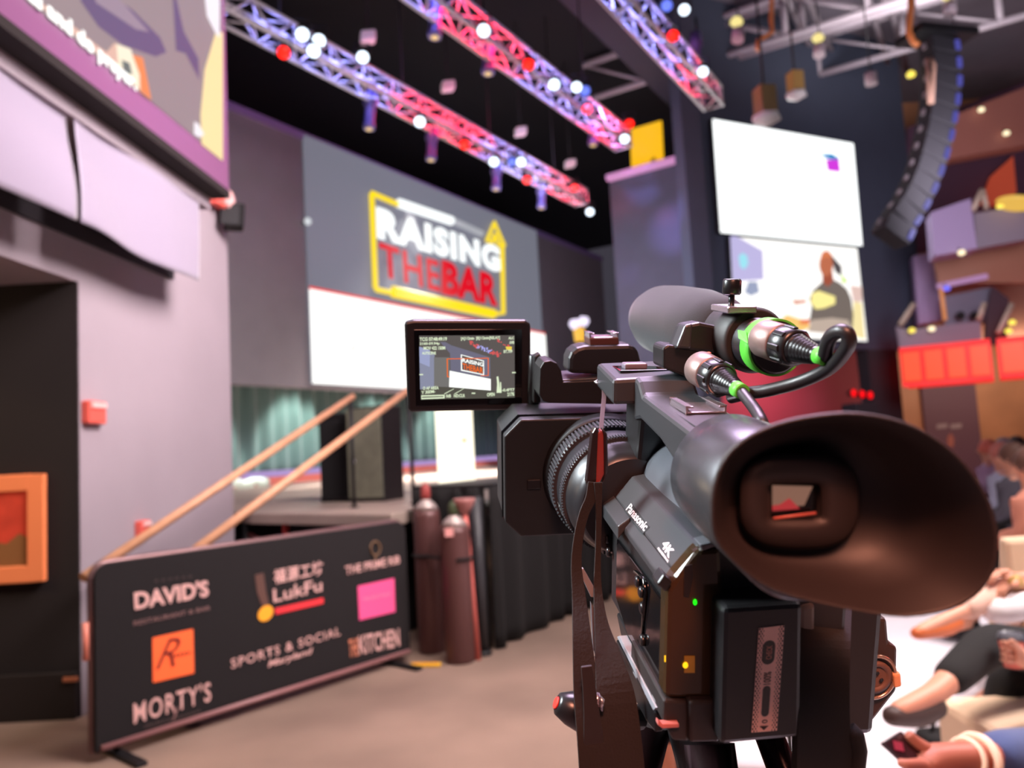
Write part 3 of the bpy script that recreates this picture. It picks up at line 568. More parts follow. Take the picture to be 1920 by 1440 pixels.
# long dim fixtures hanging under the trusses
def pendant(ti, px, py, length, label, off=-0.2, lens='g', violet=True):
    p = tplane(ti, px, py, off); T = thing('ellipsoidal_light', label, 'stage light', p, 'dim spotlights hanging under the trusses')
    mm = mat('violet_grey_can', (110, 100, 160), 0.4, metal=0.4)
    MB().lathe(p, (0.08, 0.05, 1), [(0, 0.085), (0.06, 0.09), (0.12, 0.075), (length * 0.6, 0.08), (length * 0.65, 0.11), (length, 0.09)], 16).build('housing', mm, T)
    MB().lathe(p - V((0, 0, 0.012)), (0, 0, 1), [(0, 0.045), (0.01, 0.05)], 16).build('lens', MATS['lens_gold'], T)
    MB().tube([p + V((0.06, 0, length)), p + V((0.06, 0, length + 0.25))], 0.02, 6).build('clamp', M_blackmetal, T)
for a in [(0, 692, 242, 0.6, 'dim spotlight below the blue part of the lower truss, nearest'), (0, 808, 300, 0.55, 'dim spotlight below the first red part of the lower truss'), (0, 930, 355, 0.5, 'dim spotlight with a red spill below the lower truss'), (0, 1015, 390, 0.5, 'dim spotlight low under the far red part of the lower truss'),
          (1, 815, 70, 0.6, 'dim spotlight at the top left of the middle truss'), (1, 915, 138, 0.6, 'dim spotlight under the red part of the middle truss'), (1, 1112, 272, 0.5, 'dim spotlight left of the far end of the middle truss'), (2, 1305, 128, 0.6, 'dim spotlight under the short truss')]:
    pendant(*a)
for x, y, l in [(690, 70, 'white boxy effect light above the near part of the lower truss'), (840, 162, 'white boxy effect light above the first red part of the lower truss'), (976, 247, 'white boxy effect light above the second blue part of the lower truss'), (1069, 307, 'smallest white boxy effect light, above the far red part of the lower truss')]:
    p = tplane(0, x, y, -0.6); T = thing('effect_light', l, 'effect light', p, 'boxy effect lights above the lower truss')
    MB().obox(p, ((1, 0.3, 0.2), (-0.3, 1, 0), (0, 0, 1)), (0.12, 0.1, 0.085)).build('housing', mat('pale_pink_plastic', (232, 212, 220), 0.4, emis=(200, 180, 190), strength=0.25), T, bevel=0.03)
    MB().tube([p, V((p.x, p.y, 10.6))], 0.012, 6).build('stem', M_blackmetal, T)

# amber window beside the stage
an = V((e2.y, -e2.x, 0))
aw = [onp(x, y, A0 + V((0.15, 0.21, 0)), an) for x, y in ((1184, 322), (1243, 305), (1239, 226), (1181, 243))]
T = thing('amber_window', 'bright amber lit window above the ledge right of the trusses', 'window', aw[0])
MB().ext(aw, an * -0.06).build('pane', glow('amber_pane', (255, 190, 20), 1.0), T)
aw2 = [onp(x, y, A0 + V((0.13, 0.18, 0)), an) for x, y in ((1219, 311), (1232, 307), (1228, 293), (1220, 298))]
MB().ext(aw2, an * -0.01).build('dark_shape', glow('amber_dim', (190, 130, 20), 0.7), T)
def on_side(px, py): return onp(px, py, A0, an)
la = swp(-0.25, 0); ln = (A1 - la).normalized(); ln = V((ln.y, -ln.x, 0))
def on_link(px, py): return onp(px, py, A1, ln)
src = V((1.2, 10.5, 6.4))
for nm, tg, pw, col, an_ in (('violet_spill', on_side(1262, 430), 480, (0.42, 0.35, 1.0), 9), ('violet_spill', on_side(1180, 515), 120, (0.42, 0.3, 1.0), 4), ('red_spill', on_side(1160, 380), 160, (1.0, 0.1, 0.15), 6),
                        ('red_spill', on_side(1250, 405), 110, (1.0, 0.1, 0.15), 4), ('violet_spill', on_link(1312, 400), 520, (0.45, 0.35, 1.0), 9), ('magenta_spill', on_link(1315, 450), 380, (1.0, 0.25, 0.6), 8), ('violet_spill', on_link(1312, 500), 420, (0.35, 0.35, 1.0), 7)):
    spot(nm, src, tg, pw * 6, col, an_ * 1.4, 1.0)

# ================================================================== RIGHT SCREENS
def sw(px, py, off=0.0): return onp(px, py, s0 + sn * off, sn)
def rscreen(c, label, m, th=0.12, name='video_screen'):
    P = [sw(x, y, 0.15) for x, y in c]; T = thing(name, label, 'screen', P[3])
    MB().ext([p - sn * 0.004 for p in P], -sn * th).build('cabinet', M_blackmetal, T)
    quad(MB(), P).build('picture', m, T); return T
T = rscreen([(1336, 223), (1600, 269), (1617, 461), (1351, 436)], 'upper blank white screen on the dark right wall', glow('screen_blank', (252, 255, 255), 1.6))
def rq(pts, m, name, k): quad(MB(), [sw(x, y, 0.15 + 0.01 * k) for x, y in pts]).build(name, m, T)
rq([(1519, 280), (1538, 289), (1560, 288), (1573, 296), (1574, 302), (1550, 297)], glow('cyan_mark', (30, 140, 200), 1), 'cyan_mark', 1)
rq([(1548, 299), (1573, 299), (1576, 323), (1552, 320)], glow('magenta_mark', (215, 60, 225), 1), 'magenta_mark', 2)
T = rscreen([(1369, 443), (1607, 465), (1626, 640), (1379, 628)], 'lower screen on right wall showing a seated man in grey', glow('screen_pale', (252, 250, 246), 1.3))
rq([(1369, 443), (1380, 442), (1430, 470), (1432, 524), (1374, 528)], glow('pic_lilac', (198, 190, 235), 0.95), 'picture_van', 1)
rq([(1385, 480), (1393, 474), (1401, 480), (1403, 495), (1396, 505), (1388, 500)], glow('pic_aqua', (160, 230, 245), 1), 'picture_wheel', 2)
rq([(1403, 528), (1420, 528), (1424, 548), (1408, 555), (1396, 548)], glow('pic_greyblue', (165, 175, 205), 0.9), 'picture_item', 2)
rq([(1376, 556), (1450, 560), (1445, 600), (1378, 600)], glow('pic_white', (250, 246, 240), 1.2), 'picture_table', 1)
rq([(1524, 545), (1536, 534), (1544, 527), (1562, 524), (1574, 530), (1588, 542), (1596, 560), (1600, 590), (1598, 619), (1560, 624), (1522, 618), (1518, 600), (1522, 575), (1517, 560)], glow('pic_shirt', (128, 116, 108), 0.85), 'picture_shirt', 3)
rq([(1549 + 13 * math.cos(a), 496 + 22 * math.sin(a)) for a in [k * PI / 12 for k in range(24)]], glow('pic_face', (208, 118, 82), 0.85), 'picture_head', 5)
rq([(1542, 508), (1560, 506), (1563, 526), (1552, 538), (1542, 528)], glow('pic_neck', (176, 88, 62), 0.85), 'picture_neck', 4)
rq([(1537, 490), (1541, 474), (1550, 469), (1559, 476), (1560, 484), (1548, 481)], glow('pic_brow', (232, 132, 84), 0.9), 'picture_brow', 6)
rq([(1522, 600), (1560, 596), (1590, 600), (1598, 619), (1560, 626), (1515, 622)], glow('pic_forearm', (200, 180, 165), 0.95), 'picture_arm', 5)
rq([(1552, 470), (1566, 486), (1578, 500), (1578, 518), (1566, 510), (1560, 490)], glow('pic_hair', (92, 84, 86), 0.8), 'picture_hair', 4)
rq([(1522, 550), (1535, 545), (1566, 556), (1566, 570), (1545, 578), (1530, 580), (1520, 568)], glow('pic_logo', (250, 236, 150), 1.1), 'picture_emblem', 4)
rq([(1576, 512), (1590, 530), (1580, 530)], glow('pic_lime', (190, 235, 60), 1), 'picture_lime', 4)
rq([(1600, 565), (1616, 568), (1622, 636), (1598, 630)], glow('pic_cream', (250, 232, 170), 1), 'picture_post', 2)
rq([(1594, 535), (1616, 538), (1617, 566), (1600, 566)], glow('pic_pink', (232, 200, 190), 1), 'picture_post_top', 3)
rq([(1455, 606), (1475, 590), (1500, 598), (1515, 600), (1520, 615), (1500, 622), (1470, 624), (1450, 618)], glow('pic_amber', (252, 205, 120), 1), 'picture_fruit', 2)
rq([(1500, 600), (1518, 598), (1518, 608), (1500, 608)], glow('pic_orange', (240, 130, 80), 1), 'picture_arm', 3)
rq([(1485, 562), (1512, 562), (1512, 568), (1490, 572)], glow('pic_salmon', (230, 170, 150), 1), 'picture_plate', 2)
area('right_screen_glow', swp(2, 6.4, 0.4), swp(2, 6.0, 6), 3, 50, (0.9, 1, 1), size_y=2)
# gold speakers hanging in front of the screens, roof lamps
def hangbox(px, py, y, sz, label, goldm, name='ceiling_speaker'):
    p = atY(px, py, y); T = thing(name, label, 'ceiling speaker', p)
    MB().obox(p + V((0, 0, sz * 0.9)), ((1, 0.2, 0), (-0.2, 1, 0), (0, 0, 1)), (sz * 0.45, sz * 0.45, sz * 0.75)).build('cabinet', goldm, T, bevel=0.02)
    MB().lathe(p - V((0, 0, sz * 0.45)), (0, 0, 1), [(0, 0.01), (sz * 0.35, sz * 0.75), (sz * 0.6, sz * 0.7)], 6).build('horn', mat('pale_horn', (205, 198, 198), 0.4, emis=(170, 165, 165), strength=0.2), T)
    MB().tube([p + V((0, 0, sz * 1.6)), V((p.x, p.y, 10.6))], 0.02, 6).build('stem', M_blackmetal, T)
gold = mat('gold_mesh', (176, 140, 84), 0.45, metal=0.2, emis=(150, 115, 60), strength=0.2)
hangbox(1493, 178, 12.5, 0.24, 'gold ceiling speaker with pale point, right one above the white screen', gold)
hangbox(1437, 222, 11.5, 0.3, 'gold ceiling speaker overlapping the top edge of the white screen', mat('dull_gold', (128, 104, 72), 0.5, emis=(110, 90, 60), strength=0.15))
def downlight(px, py, y, label, r=0.1, rot=0):
    p = atY(px, py, y); T = thing('roof_lamp', label, 'ceiling lamp', p, 'cylindrical lamps in the roof')
    MB().lathe(p, (0.2, 0.2, 1), [(0, r), (0.2, r), (0.24, r * 0.6)], 16).build('housing', mat('pale_can', (196, 180, 186), 0.5), T)
    MB().lathe(p + V((0, 0, 0.27)), (0.2, 0.2, 1), [(0, r * 0.7), (0.05, r * 1.05), (0.1, r * 0.8)], 16).build('glowing_ring', glow('warm_ring', (255, 235, 150), 1.0), T)
    MB().tube([p + V((0.06, 0.06, 0.35)), V((p.x, p.y, 10.6))], 0.015, 6).build('stem', M_blackmetal, T)
for a in [(1383, 76, 12, 'roof lamp with glowing ring right of the short truss'), (1536, 104, 13, 'roof lamp with glowing ring at the roof truss crossing'), (1781, 26, 12, 'roof lamp with glowing ring above the curved speaker array')]: downlight(*a)
p = atY(1633, 148, 13); T = thing('projector_can', 'plain pale cylinder hanging from the roof edge left of the speaker array', 'ceiling lamp', p)
MB().lathe(p - V((0, 0, 0.1)), (0, 0, 1), [(0, 0.1), (0.2, 0.1)], 16).build('can', MATS['pale_can'], T); MB().tube([p + V((0, 0, 0.1)), V((p.x, p.y, 10.6))], 0.015, 6).build('stem', M_blackmetal, T)

# ================================================================== LINE ARRAY
YA = 12.0
T = thing('line_array', 'long curved hanging array of black loudspeakers right of the white screens', 'loudspeaker array', atY(1760, 60, YA))
cl = [(1758, 78), (1762, 108), (1764, 140), (1763, 172), (1759, 205), (1754, 238), (1747, 270), (1738, 303), (1728, 334), (1715, 364), (1700, 392), (1682, 418), (1668, 448)]
cw_ = [60, 60, 60, 58, 56, 55, 54, 52, 52, 52, 54, 58, 44]
bxm = mat('array_cabinet', (46, 44, 50), 0.8)
for i in range(12):
    a = atY(*cl[i], YA - i * 0.05); b = atY(*cl[i + 1], YA - (i + 1) * 0.05); c = (a + b) / 2; t = (b - a).normalized(); h = (b - a).length / 2 * 0.96
    sx = V((1, 0.25, 0)); sx = (sx - t * sx.dot(t)).normalized(); sy = t.cross(sx)
    wv = cw_[i] / 2 * YA / F * 1.02
    cb = MB().obox(c, (sx, sy, t), (wv, 0.16, h)).build('cabinet', bxm, T, bevel=0.02)
    MB().obox(c + sx * (wv - 0.05) + sy * (0.17 if (sy.y < 0) else -0.17), (sx, sy, t), (0.035, 0.02, h * 0.6)).build('side_plate', glow('blue_plate', (98, 98, 205), 0.6 if i < 4 else 0.35), cb)
    MB().obox(c - sx * (wv + 0.01), (sx, sy, t), (0.025, 0.03, h * 0.3)).build('rigging_pin', M_steel, cb)
p = atY(1756, 70, YA)
MB().obox(p, ((1, 0.25, 0), (-0.25, 1, 0), (0, 0, 1)), (0.55, 0.3, 0.06)).build('bumper', M_blackmetal, T, bevel=0.01)
MB().tube([p + V((-0.3, 0, 0)), V((p.x - 0.3, p.y, 10.58))], 0.02, 6).tube([p + V((0.3, 0, 0)), V((p.x + 0.3, p.y, 10.58))], 0.02, 6).build('chain', M_steel, T)
fp = [(1742, 195), (1739, 110), (1746, 108), (1752, 122), (1748, 195)]
MB().tube([atY(x, y, YA - 0.4) for x, y in fp], 0.03, 6, True).build('side_bracket', mat('tan_bracket', (190, 150, 130), 0.5), T)
oc = [atY(x, y, YA - 0.3) for x, y in ((1706, -40), (1708, 10), (1706, 35), (1704, 60), (1712, 78), (1722, 85))]
tag(MB().tube(oc, 0.05, 8).build('orange_cable', mat('orange_cable', (216, 130, 70), 0.5)), 'thick orange cable dropping from the roof to the speaker array', 'cable')
oc = [atY(x, y, 13) for x, y in ((1446, -110), (1448, -30), (1446, 40), (1448, 60), (1432, 70), (1421, 76), (1420, 95))]
tag(MB().tube(oc, 0.04, 8).build('orange_cable', MATS['orange_cable']), 'thick brown orange cable looping near the short truss', 'cable')

# ================================================================== BALCONIES (right)
def bal(px, py, y, off=None): return atY(px, py, y)
G2 = -ej
F0 = atY(1686, 656, 16.0)
def fascia(P, L, z0, z1, label, nseg):
    P = V((P.x, P.y, 0)); T = thing('lit_balcony_front', label, 'balcony', P + V((0, 0, z0)))
    nb = V((-0.53, -0.848, 0))
    MB().ext([P + V((0, 0, z0)), P + G2 * L + V((0, 0, z0)), P + G2 * L + V((0, 0, z1)), P + V((0, 0, z1))], -nb * 1.6).build('box', mat('red_box', (170, 30, 26), 0.5, emis=(245, 10, 10), strength=0.9), T)
    for i in range(nseg):
        a = P + G2 * (L * (i + 0.1) / nseg) + nb * 0.012; b = P + G2 * (L * (i + 0.9) / nseg) + nb * 0.012; dz = (z1 - z0) * 0.1
        MB().ext([a + V((0, 0, z0 + dz)), b + V((0, 0, z0 + dz)), b + V((0, 0, z1 - dz)), a + V((0, 0, z1 - dz))], nb * 0.02).build('glowing_panel', glow('orange_red_panel', (255, 84, 36), 1.0), T, bevel=0.01)
    for z in (z0, z1): MB().tube([P + nb * 0.02 + V((0, 0, z)), P + nb * 0.02 + G2 * L + V((0, 0, z))], 0.035, 6).build('edge_light', glow('hot_red_edge', (255, 60, 60), 1.1), T)
    return T
fascia(F0, 1.62, 2.36, 3.12, 'glowing red and orange balcony front with four panels', 4)
F1 = F0 + G2 * 1.74 + V((0.05, 0.1, 0))
fascia(F1, 3.0, 2.38, 3.12, 'glowing red and orange balcony front cut off by the right edge', 6)
# parapet + side wedges of the opera box
def prism(pts, y, th, name, m, label, cat, **k):
    """solid with the given outline at distance y, th deep"""
    o = MB().ext([atY(a, b, y) for a, b in pts], (0.35 * th, th, 0)).build(name, m, **k); tag(o, label, cat); return o
violet_wall = mat('violet_grey_wall', (150, 130, 165), 0.6)
grey_wall = mat('grey_parapet', (128, 116, 130), 0.6)
plum = mat('plum_wall', (92, 62, 82), 0.7); brn = mat('brown_soffit', (150, 104, 84), 0.6)
area('balcony_wash', (7.5, 10, 4.5), (10.5, 15.5, 4.8), 2.5, 300, (0.92, 0.84, 0.95))
def wallp(pts, y, th, name, m): 
    o = MB().ext([atY(a, b, y) for a, b in pts], (0.35 * th, th, 0)).build(name, m); o['kind'] = 'structure'; return o
wallp([(1688, 655), (1681, 612), (1700, 618), (1838, 602), (1842, 640)], 16.0, 0.15, 'wall_box_parapet', grey_wall)
wallp([(1712, 480), (1756, 472), (1768, 600), (1722, 608)], 17.0, 0.5, 'wall_box_pier', violet_wall)
wallp([(1746, 398), (1820, 372), (1832, 466), (1752, 480)], 15.0, 0.6, 'wall_upper_pier', violet_wall)
wallp([(1826, 400), (1930, 384), (1930, 448), (1832, 466)], 15.2, 0.4, 'wall_upper_parapet', grey_wall)
wallp([(1752, 482), (1930, 450), (1930, 530), (1760, 530)], 16.2, 0.2, 'ceiling_box_soffit', brn)
wallp([(1758, 528), (1930, 500), (1930, 640), (1770, 640)], 18.5, 0.2, 'wall_box_back', mat('box_back_wall', (176, 126, 104), 0.6))
wallp([(1778, 220), (1930, 160), (1930, 270), (1770, 300)], 17.0, 0.4, 'ceiling_upper_soffit', mat('rose_soffit', (166, 106, 92), 0.6))
wallp([(1700, 240), (1930, 150), (1930, 420), (1700, 480)], 19.0, 0.2, 'wall_upper_back', plum)
wallp([(1858, 330), (1900, 292), (1906, 360), (1880, 385), (1840, 380)], 18.5, 0.2, 'wall_upper_lit', mat('orange_lit_wall', (196, 90, 60), 0.6, emis=(190, 70, 45), strength=0.35))  # orange light on the upper wall, put into colour and glow
# equipment in the box
T = thing('control_desk', 'grey monitor desk with dark speakers inside the lower balcony box', 'desk', atY(1810, 620, 16.4))
MB().ext([atY(a, b, 16.5) for a, b in ((1768, 556), (1858, 538), (1856, 600), (1772, 612))], (0.3, 0.5, 0)).build('panel', mat('slate_panel', (110, 106, 122), 0.6), T)
MB().ext([atY(a, b, 16.2) for a, b in ((1860, 536), (1892, 560), (1888, 640), (1846, 648), (1850, 590))], (0.2, 0.4, 0)).build('side_panel', mat('dark_side', (60, 44, 54), 0.7), T)
for x in (1800, 1826): MB().lathe(atY(x, 592, 16.3), (0, -1, 0), [(0, 0.09), (0.06, 0.08)], 14).build('monitor_cone', M_blackmetal, T)
def strut(a, b, y, label):
    o = MB().tube([atY(*a, y), atY(*b, y)], 0.06, 6).build('railing_post', mat('tan_post', (160, 140, 125), 0.5)); tag(o, label, 'railing post', 'slanted posts in the balcony boxes')
strut((1688, 610), (1714, 570), 15.9, 'slanted tan post at the left end of the lower box'); strut((1835, 600), (1846, 568), 15.9, 'slanted tan post right of the grey desk panel'); strut((1872, 625), (1898, 570), 15.7, 'slanted tan post by the right edge of the lower box')
strut((1824, 395), (1842, 356), 15.0, 'slanted tan post on the upper parapet'); strut((1850, 392), (1842, 356), 15.0, 'short tan post leaning on the upper parapet')
tag(MB().tube([atY(1764, 538, 16.3), atY(1772, 600, 16.3)], 0.05, 6).build('orange_strip', glow('orange_strip', (222, 140, 90), 0.8)), 'upright orange lit strip left of the grey desk panel', 'light strip')
tag(MB().tube([atY(1758, 537, 16.1), atY(1850, 518, 16.1)], 0.06, 6).build('violet_strip', glow('violet_tube', (200, 150, 200), 0.7)), 'violet lit strip along the soffit of the lower box', 'light strip')
o = MB().lathe(atY(1905, 386, 14.9), (0.3, 0, 1), [(0, 0.3), (0.08, 0.36), (0.1, 0.3)], 20).build('glowing_dish', glow('amber_dish', (240, 190, 80), 0.9)); tag(o, 'flat amber glowing lamp on the upper balcony parapet', 'lamp')
lamps = [(1840, 206, 'c'), (1887, 250, 'c'), (1866, 348, 'o'), (1875, 387, 'y'), (1803, 474, 'c'), (1710, 620, 'y'), (1747, 617, 'c'), (1775, 541, 'b'), (1898, 605, 'y'), (1891, 621, 'y'), (1708, 140, 'y')]
lg = ['pale lamp high on the rose soffit, left', 'pale lamp high on the rose soffit, right', 'orange lamp on the plum upper wall', 'yellow lamp on the upper parapet beside the amber dish', 'pale double lamp under the violet upper pier', 'yellow lamp at the left end of the lower box', 'small pale lamp on the lower box parapet', 'small blue lamp at the violet strip', 'yellow lamp in lower box near right edge, upper of two', 'yellow lamp in lower box near right edge, lower of two', 'yellow lamp hanging beside the speaker array bracket']
lc = {'c': ((250, 232, 190), 1.6), 'y': ((250, 225, 90), 1.4), 'o': ((250, 170, 50), 1.4), 'b': ((110, 110, 250), 1.3)}
for (x, y, k), l in zip(lamps, lg):
    yy = {206: 16.85, 250: 16.85, 348: 18.92, 387: 15.05, 474: 14.9, 140: 12.0}.get(y, 15.85)
    p = atY(x, y, yy); T = thing('box_lamp', l, 'lamp', p, 'small lamps around the balconies')
    MB().lathe(p - V((0, 0, 0.05)), (0, 0, 1), [(0, 0.01), (0.02, 0.06), (0.06, 0.07), (0.1, 0.04), (0.11, 0.01)], 12).build('bulb', glow('bulb_' + k, *lc[k]), T)
    MB().tube([p + V((0, 0, 0.05)), p + V((0, 0.1, 0.12))], 0.015, 6).build('socket', M_blackmetal, T)
for i, x in enumerate((1600, 1616, 1631)):
    p = onp(x, 737 + i * 2, swp(0, 0, 0.2), sn); T = thing('floor_red_light', ['left', 'middle', 'right'][i] + ' one of three red lights below the lower right screen', 'stage light', p, 'row of three red lights')
    MB().lathe(p, sn, [(-0.12, 0.06), (0, 0.085), (0.01, 0.085)], 16).build('housing', M_blackmetal, T); MB().lathe(p + sn * 0.012, sn, [(0, 0.08), (0.02, 0.03)], 16).build('lens', glow('pure_red', (255, 0, 12), 1.3), T)
q = onp(1616, 790, swp(0, 0, 0.2), sn)
T = thing('equipment_rack', 'dark rack standing under the row of three red lights', 'rack', V((q.x, q.y, 0)))
MB().obox(V((q.x, q.y, 1.03)), (sd, sn, (0, 0, 1)), (0.34, 0.2, 1.03)).build('rack_body', M_dark, T, bevel=0.02)
MB().obox(V((q.x, q.y, 1.5)) + sn * 0.21, (sd, sn, (0, 0, 1)), (0.3, 0.01, 0.3)).build('rack_door', M_blackmetal, T)
T = thing('door_sign', 'two blurred pale marks and a rosy shape on the plum door', 'sign', atY(1780, 800, 20.85))
for a_, b_ in ((1757, 1776), (1783, 1803)): MB().ext([atY(a_, 804, 20.88), atY(b_, 802, 20.88), atY(b_, 794, 20.88), atY(a_, 796, 20.88)], (0, 0.02, 0)).build('sign_mark', mat('door_sign', (160, 140, 145), 0.6), T)
MB().ext([atY(x, y, 20.88) for x, y in ((1777, 838), (1788, 838), (1789, 822), (1783, 812), (1776, 822))], (0, 0.02, 0)).build('rosy_mark', mat('rosy_mark', (170, 100, 90), 0.6), T)

# ================================================================== CAMCORDER (built in its own axes: x right, y forward, z up, millimetres from the eye)
Fc = V((-155, 230, -1442)).normalized(); Uc = V((-25, 7580, 1442)); Uc = (Uc - Fc * Uc.dot(Fc)).normalized(); Rc = Fc.cross(Uc)
CR, CF, CU = W @ Rc, W @ Fc, W @ Uc
CM = Matrix((CR, CF, CU)).transposed().to_4x4() * 1.0
CM = Matrix.Translation(EYE) @ CM @ Matrix.Scale(0.001, 4)
def lp(px, py, axis, val):
    d = V((px - 960, 720 - py, -F)); d = V((d.dot(Rc), d.dot(Fc), d.dot(Uc))); return d * (val / d[axis])
def ly(px, py, y): return lp(px, py, 1, y)
def L(*p): return CM @ V(p)
def K(): return MB(CM)
def pr(pts, y, th): return K().ext([ly(a, b, y) for a, b in pts], (0, th, 0))     # outline at depth y, th mm deep
cam_root = thing('camcorder', 'black professional camcorder with flip out monitor and large rubber eyecup', 'camcorder', L(150, 400, -225))
def cb(mb, name, m, bevel=0.0, parent=None, **k): return mb.build(name, m, parent or cam_root, bevel=bevel * 0.001, **k)
PL, PS, RB = M_plastic, M_plastic2, M_rubber
panelm = mat('camera_panel', (62, 63, 66), 0.38, metal=0.25, bump=0.2, scale=2500)
# --- body shell: section with ledge, sloping panel and ridge
c_lo = ly(1250, 1098, 330); c_li = ly(1268, 1077, 330); c_rd = ly(1311, 1026, 330); c_tp = ly(1340, 1020, 330)
xs, zl = c_lo.x, c_lo.z
def sec(y): return [(xs + 3, y, -213), (xs + 3, y, zl - 4), (c_li.x, y, c_li.z), (c_rd.x, y, c_rd.z), (c_tp.x, y, c_tp.z), (150, y, -108), (188, y, -110), (198, y, -125), (198, y, -213)]
cb(K().hexa([V(p) for p in sec(332)], [V(p) for p in sec(452)]), 'body_shell', PL, 2.5)
pan = [(c_li.x - .6, c_li.z + .4), (c_rd.x - .6, c_rd.z + .6), (c_tp.x, c_tp.z + .8), (c_tp.x + 2, c_tp.z - 1), (c_li.x + 2, c_li.z - 2)]
panel = cb(K().hexa([V((x, 331, z)) for x, z in pan], [V((x, 449, z)) for x, z in pan]), 'top_panel', panelm, 1.2)
# ledge with the step
lz = zl
led_pts = [(331, 0), (405, 0), (410, 3), (449, 3)]
cb(K().ext([V((xs, 331, lz)), V((c_li.x, 331, c_li.z)), V((c_li.x, 331, c_li.z - 4)), V((xs, 331, lz - 4))], (0, 78, 0)).ext([V((xs - 3, 412, lz)), V((c_li.x, 412, c_li.z)), V((c_li.x, 412, c_li.z - 4)), V((xs - 3, 412, lz - 8))], (0, 54, 0)), 'side_ledge', panelm, 0.8)
# lettering on the slope
def slope(px, py): # intersect the sloping panel plane
    n = V((c_rd.z - c_li.z, 0, -(c_rd.x - c_li.x))).normalized(); P = V((c_li.x - .6, 331, c_li.z + .4)) - n * (0.25 if n.z < 0 else -0.25)
    d = V((px - 960, 720 - py, -F)); d = V((d.dot(Rc), d.dot(Fc), d.dot(Uc))); return d * (P.dot(n) / d.dot(n))
cb(K().add([slope(1170, 956), slope(1205, 1001), slope(1218, 988), slope(1184, 943)], [(0, 1, 2, 3)]), 'name_plate', mat('plate_black', (10, 10, 12), 0.7))
text('Panasonic', slope(1173, 956) + V((0, 0, .15)), slope(1207, 997) + V((0, 0, .15)), slope(1183, 944) + V((0, 0, .15)), M_white_print, cam_root, 'lettering', bold=0.02, M=CM)
text('4K', slope(1239, 1023), slope(1254, 1047), slope(1250, 1010), M_white_print, cam_root, 'lettering', bold=0.03, M=CM)
text('PROFESSIONAL', slope(1232, 1029), slope(1252, 1055), slope(1235, 1026), M_white_print, cam_root, 'lettering', bold=0.01, M=CM)
# --- left side details (plane x = xs+3)
X_ = xs + 2.6
def lx(px, py, x=X_): return lp(px, py, 0, x)
side = K().ext([lx(*p) for p in ((1160, 1010), (1243, 1122), (1245, 1300), (1180, 1190), (1158, 1120))], (-1.2, 0, 0)); cb(side, 'side_door', M_gloss, 0.6)
cb(K().ext([lx(*p) for p in ((1172, 1193), (1177, 1191), (1249, 1326), (1243, 1331))], (-5, 0, 0)), 'edge_highlight', mat('highlight_grey', (140, 142, 150), 0.35), 0.4)  # highlight along the lower body edge, put in as a grey strip
cb(K().ext([lx(*p) for p in ((1168, 1198), (1243, 1335), (1243, 1372), (1225, 1350), (1165, 1240))], (-4, 0, 0)), 'switch_strip', PS, 0.8)
mk = K()
for a, b in ((1183, 1240), (1190, 1252), (1200, 1268), (1213, 1292), (1222, 1306), (1187, 1262), (1208, 1300)): quad(mk, [lx(a, b, X_ - 4.3), lx(a + 7, b + 12, X_ - 4.3), lx(a + 7, b + 7, X_ - 4.3), lx(a, b - 5, X_ - 4.3)])
cb(mk, 'switch_marks', mat('dim_marks', (120, 118, 122), 0.5))
for i, (a, b) in enumerate(((1198, 1090), (1205, 1110), (1207, 1140), (1207, 1200), (1140, 1010), (1143, 1035))):
    p = lx(a, b, X_ - 1.4); cb(K().lathe(p, (-1, 0, 0), [(0, 3.2), (1.6, 3.0), (2.2, 2.0)], 16), 'round_button', PS)
cb(K().tube([lx(1190, 1072, X_ - 1.5), lx(1207, 1085, X_ - 2), lx(1211, 1110, X_ - 2), lx(1208, 1140, X_ - 2), lx(1204, 1195, X_ - 1.5)], 1.0, 8), 'dial_rim', M_gloss)
cb(K().ext([lx(*p) for p in ((1126, 990), (1136, 1000), (1136, 1040), (1126, 1030))], (-1.5, 0, 0)), 'slide_switch', PS, 0.4)
# --- rear: translucent media door, LEDs, terminals
amber = mat('smoked_cover', (52, 38, 24), 0.12, coat=0.6, alpha=0.0)
cover = cb(pr([(1251, 1106), (1268, 1081), (1311, 1031), (1352, 1027), (1357, 1120), (1354, 1312), (1246, 1310)], 326, 12), 'media_cover', amber, 2.5)
for (a, b, c, rx, rz) in ((1303, 1129, 'green', 0.9, 1.5), (1285, 1247, 'amber', 1.3, 1.6)):
    p = ly(a, b, 325.3); cb(K().lathe(p, (0, -1, 0), [(0, 1.0), (.5, .9), (.7, .3)], 16, ref=(0, 0, 1), sx=rz, sy=rx), 'indicator_led', glow('led_' + c, (20, 255, 20) if c == 'green' else (255, 185, 20), 1.6 if c == 'green' else 1.8), parent=cover)
for a, b, c, h in ((1349, 1123, 'green', 8), (1354, 1123, 'green', 8), (1349, 1231, 'amber', 9), (1354, 1231, 'amber', 9), (1247, 1235, 'amber', 12)):
    quad(mb := K(), [ly(a - 1.2, b + h / 2, 325.5), ly(a + 1.2, b + h / 2, 325.5), ly(a + 1.2, b - h / 2, 325.5), ly(a - 1.2, b - h / 2, 325.5)]); cb(mb, 'indicator_glint', MATS['led_' + c], parent=cover)
cb(pr([(1283, 1230), (1303, 1230), (1303, 1262), (1283, 1262)], 325.6, 0.3), 'led_window', mat('amber_window_plastic', (110, 70, 20), 0.3, emis=(120, 70, 10), strength=0.5), 0.1, parent=cover)
cb(pr([(1283, 1062), (1298, 1058), (1300, 1080), (1292, 1120), (1282, 1118)], 325.5, 0.3), 'cover_reflection_mark', mat('dark_reflection', (26, 20, 18), 0.3), 0.1, parent=cover)  # dark reflection on the cover, put in as a flat shape
cb(pr([(1232, 1096), (1246, 1076), (1262, 1092), (1249, 1112)], 324, 10), 'cover_hinge', PS, 1.0)
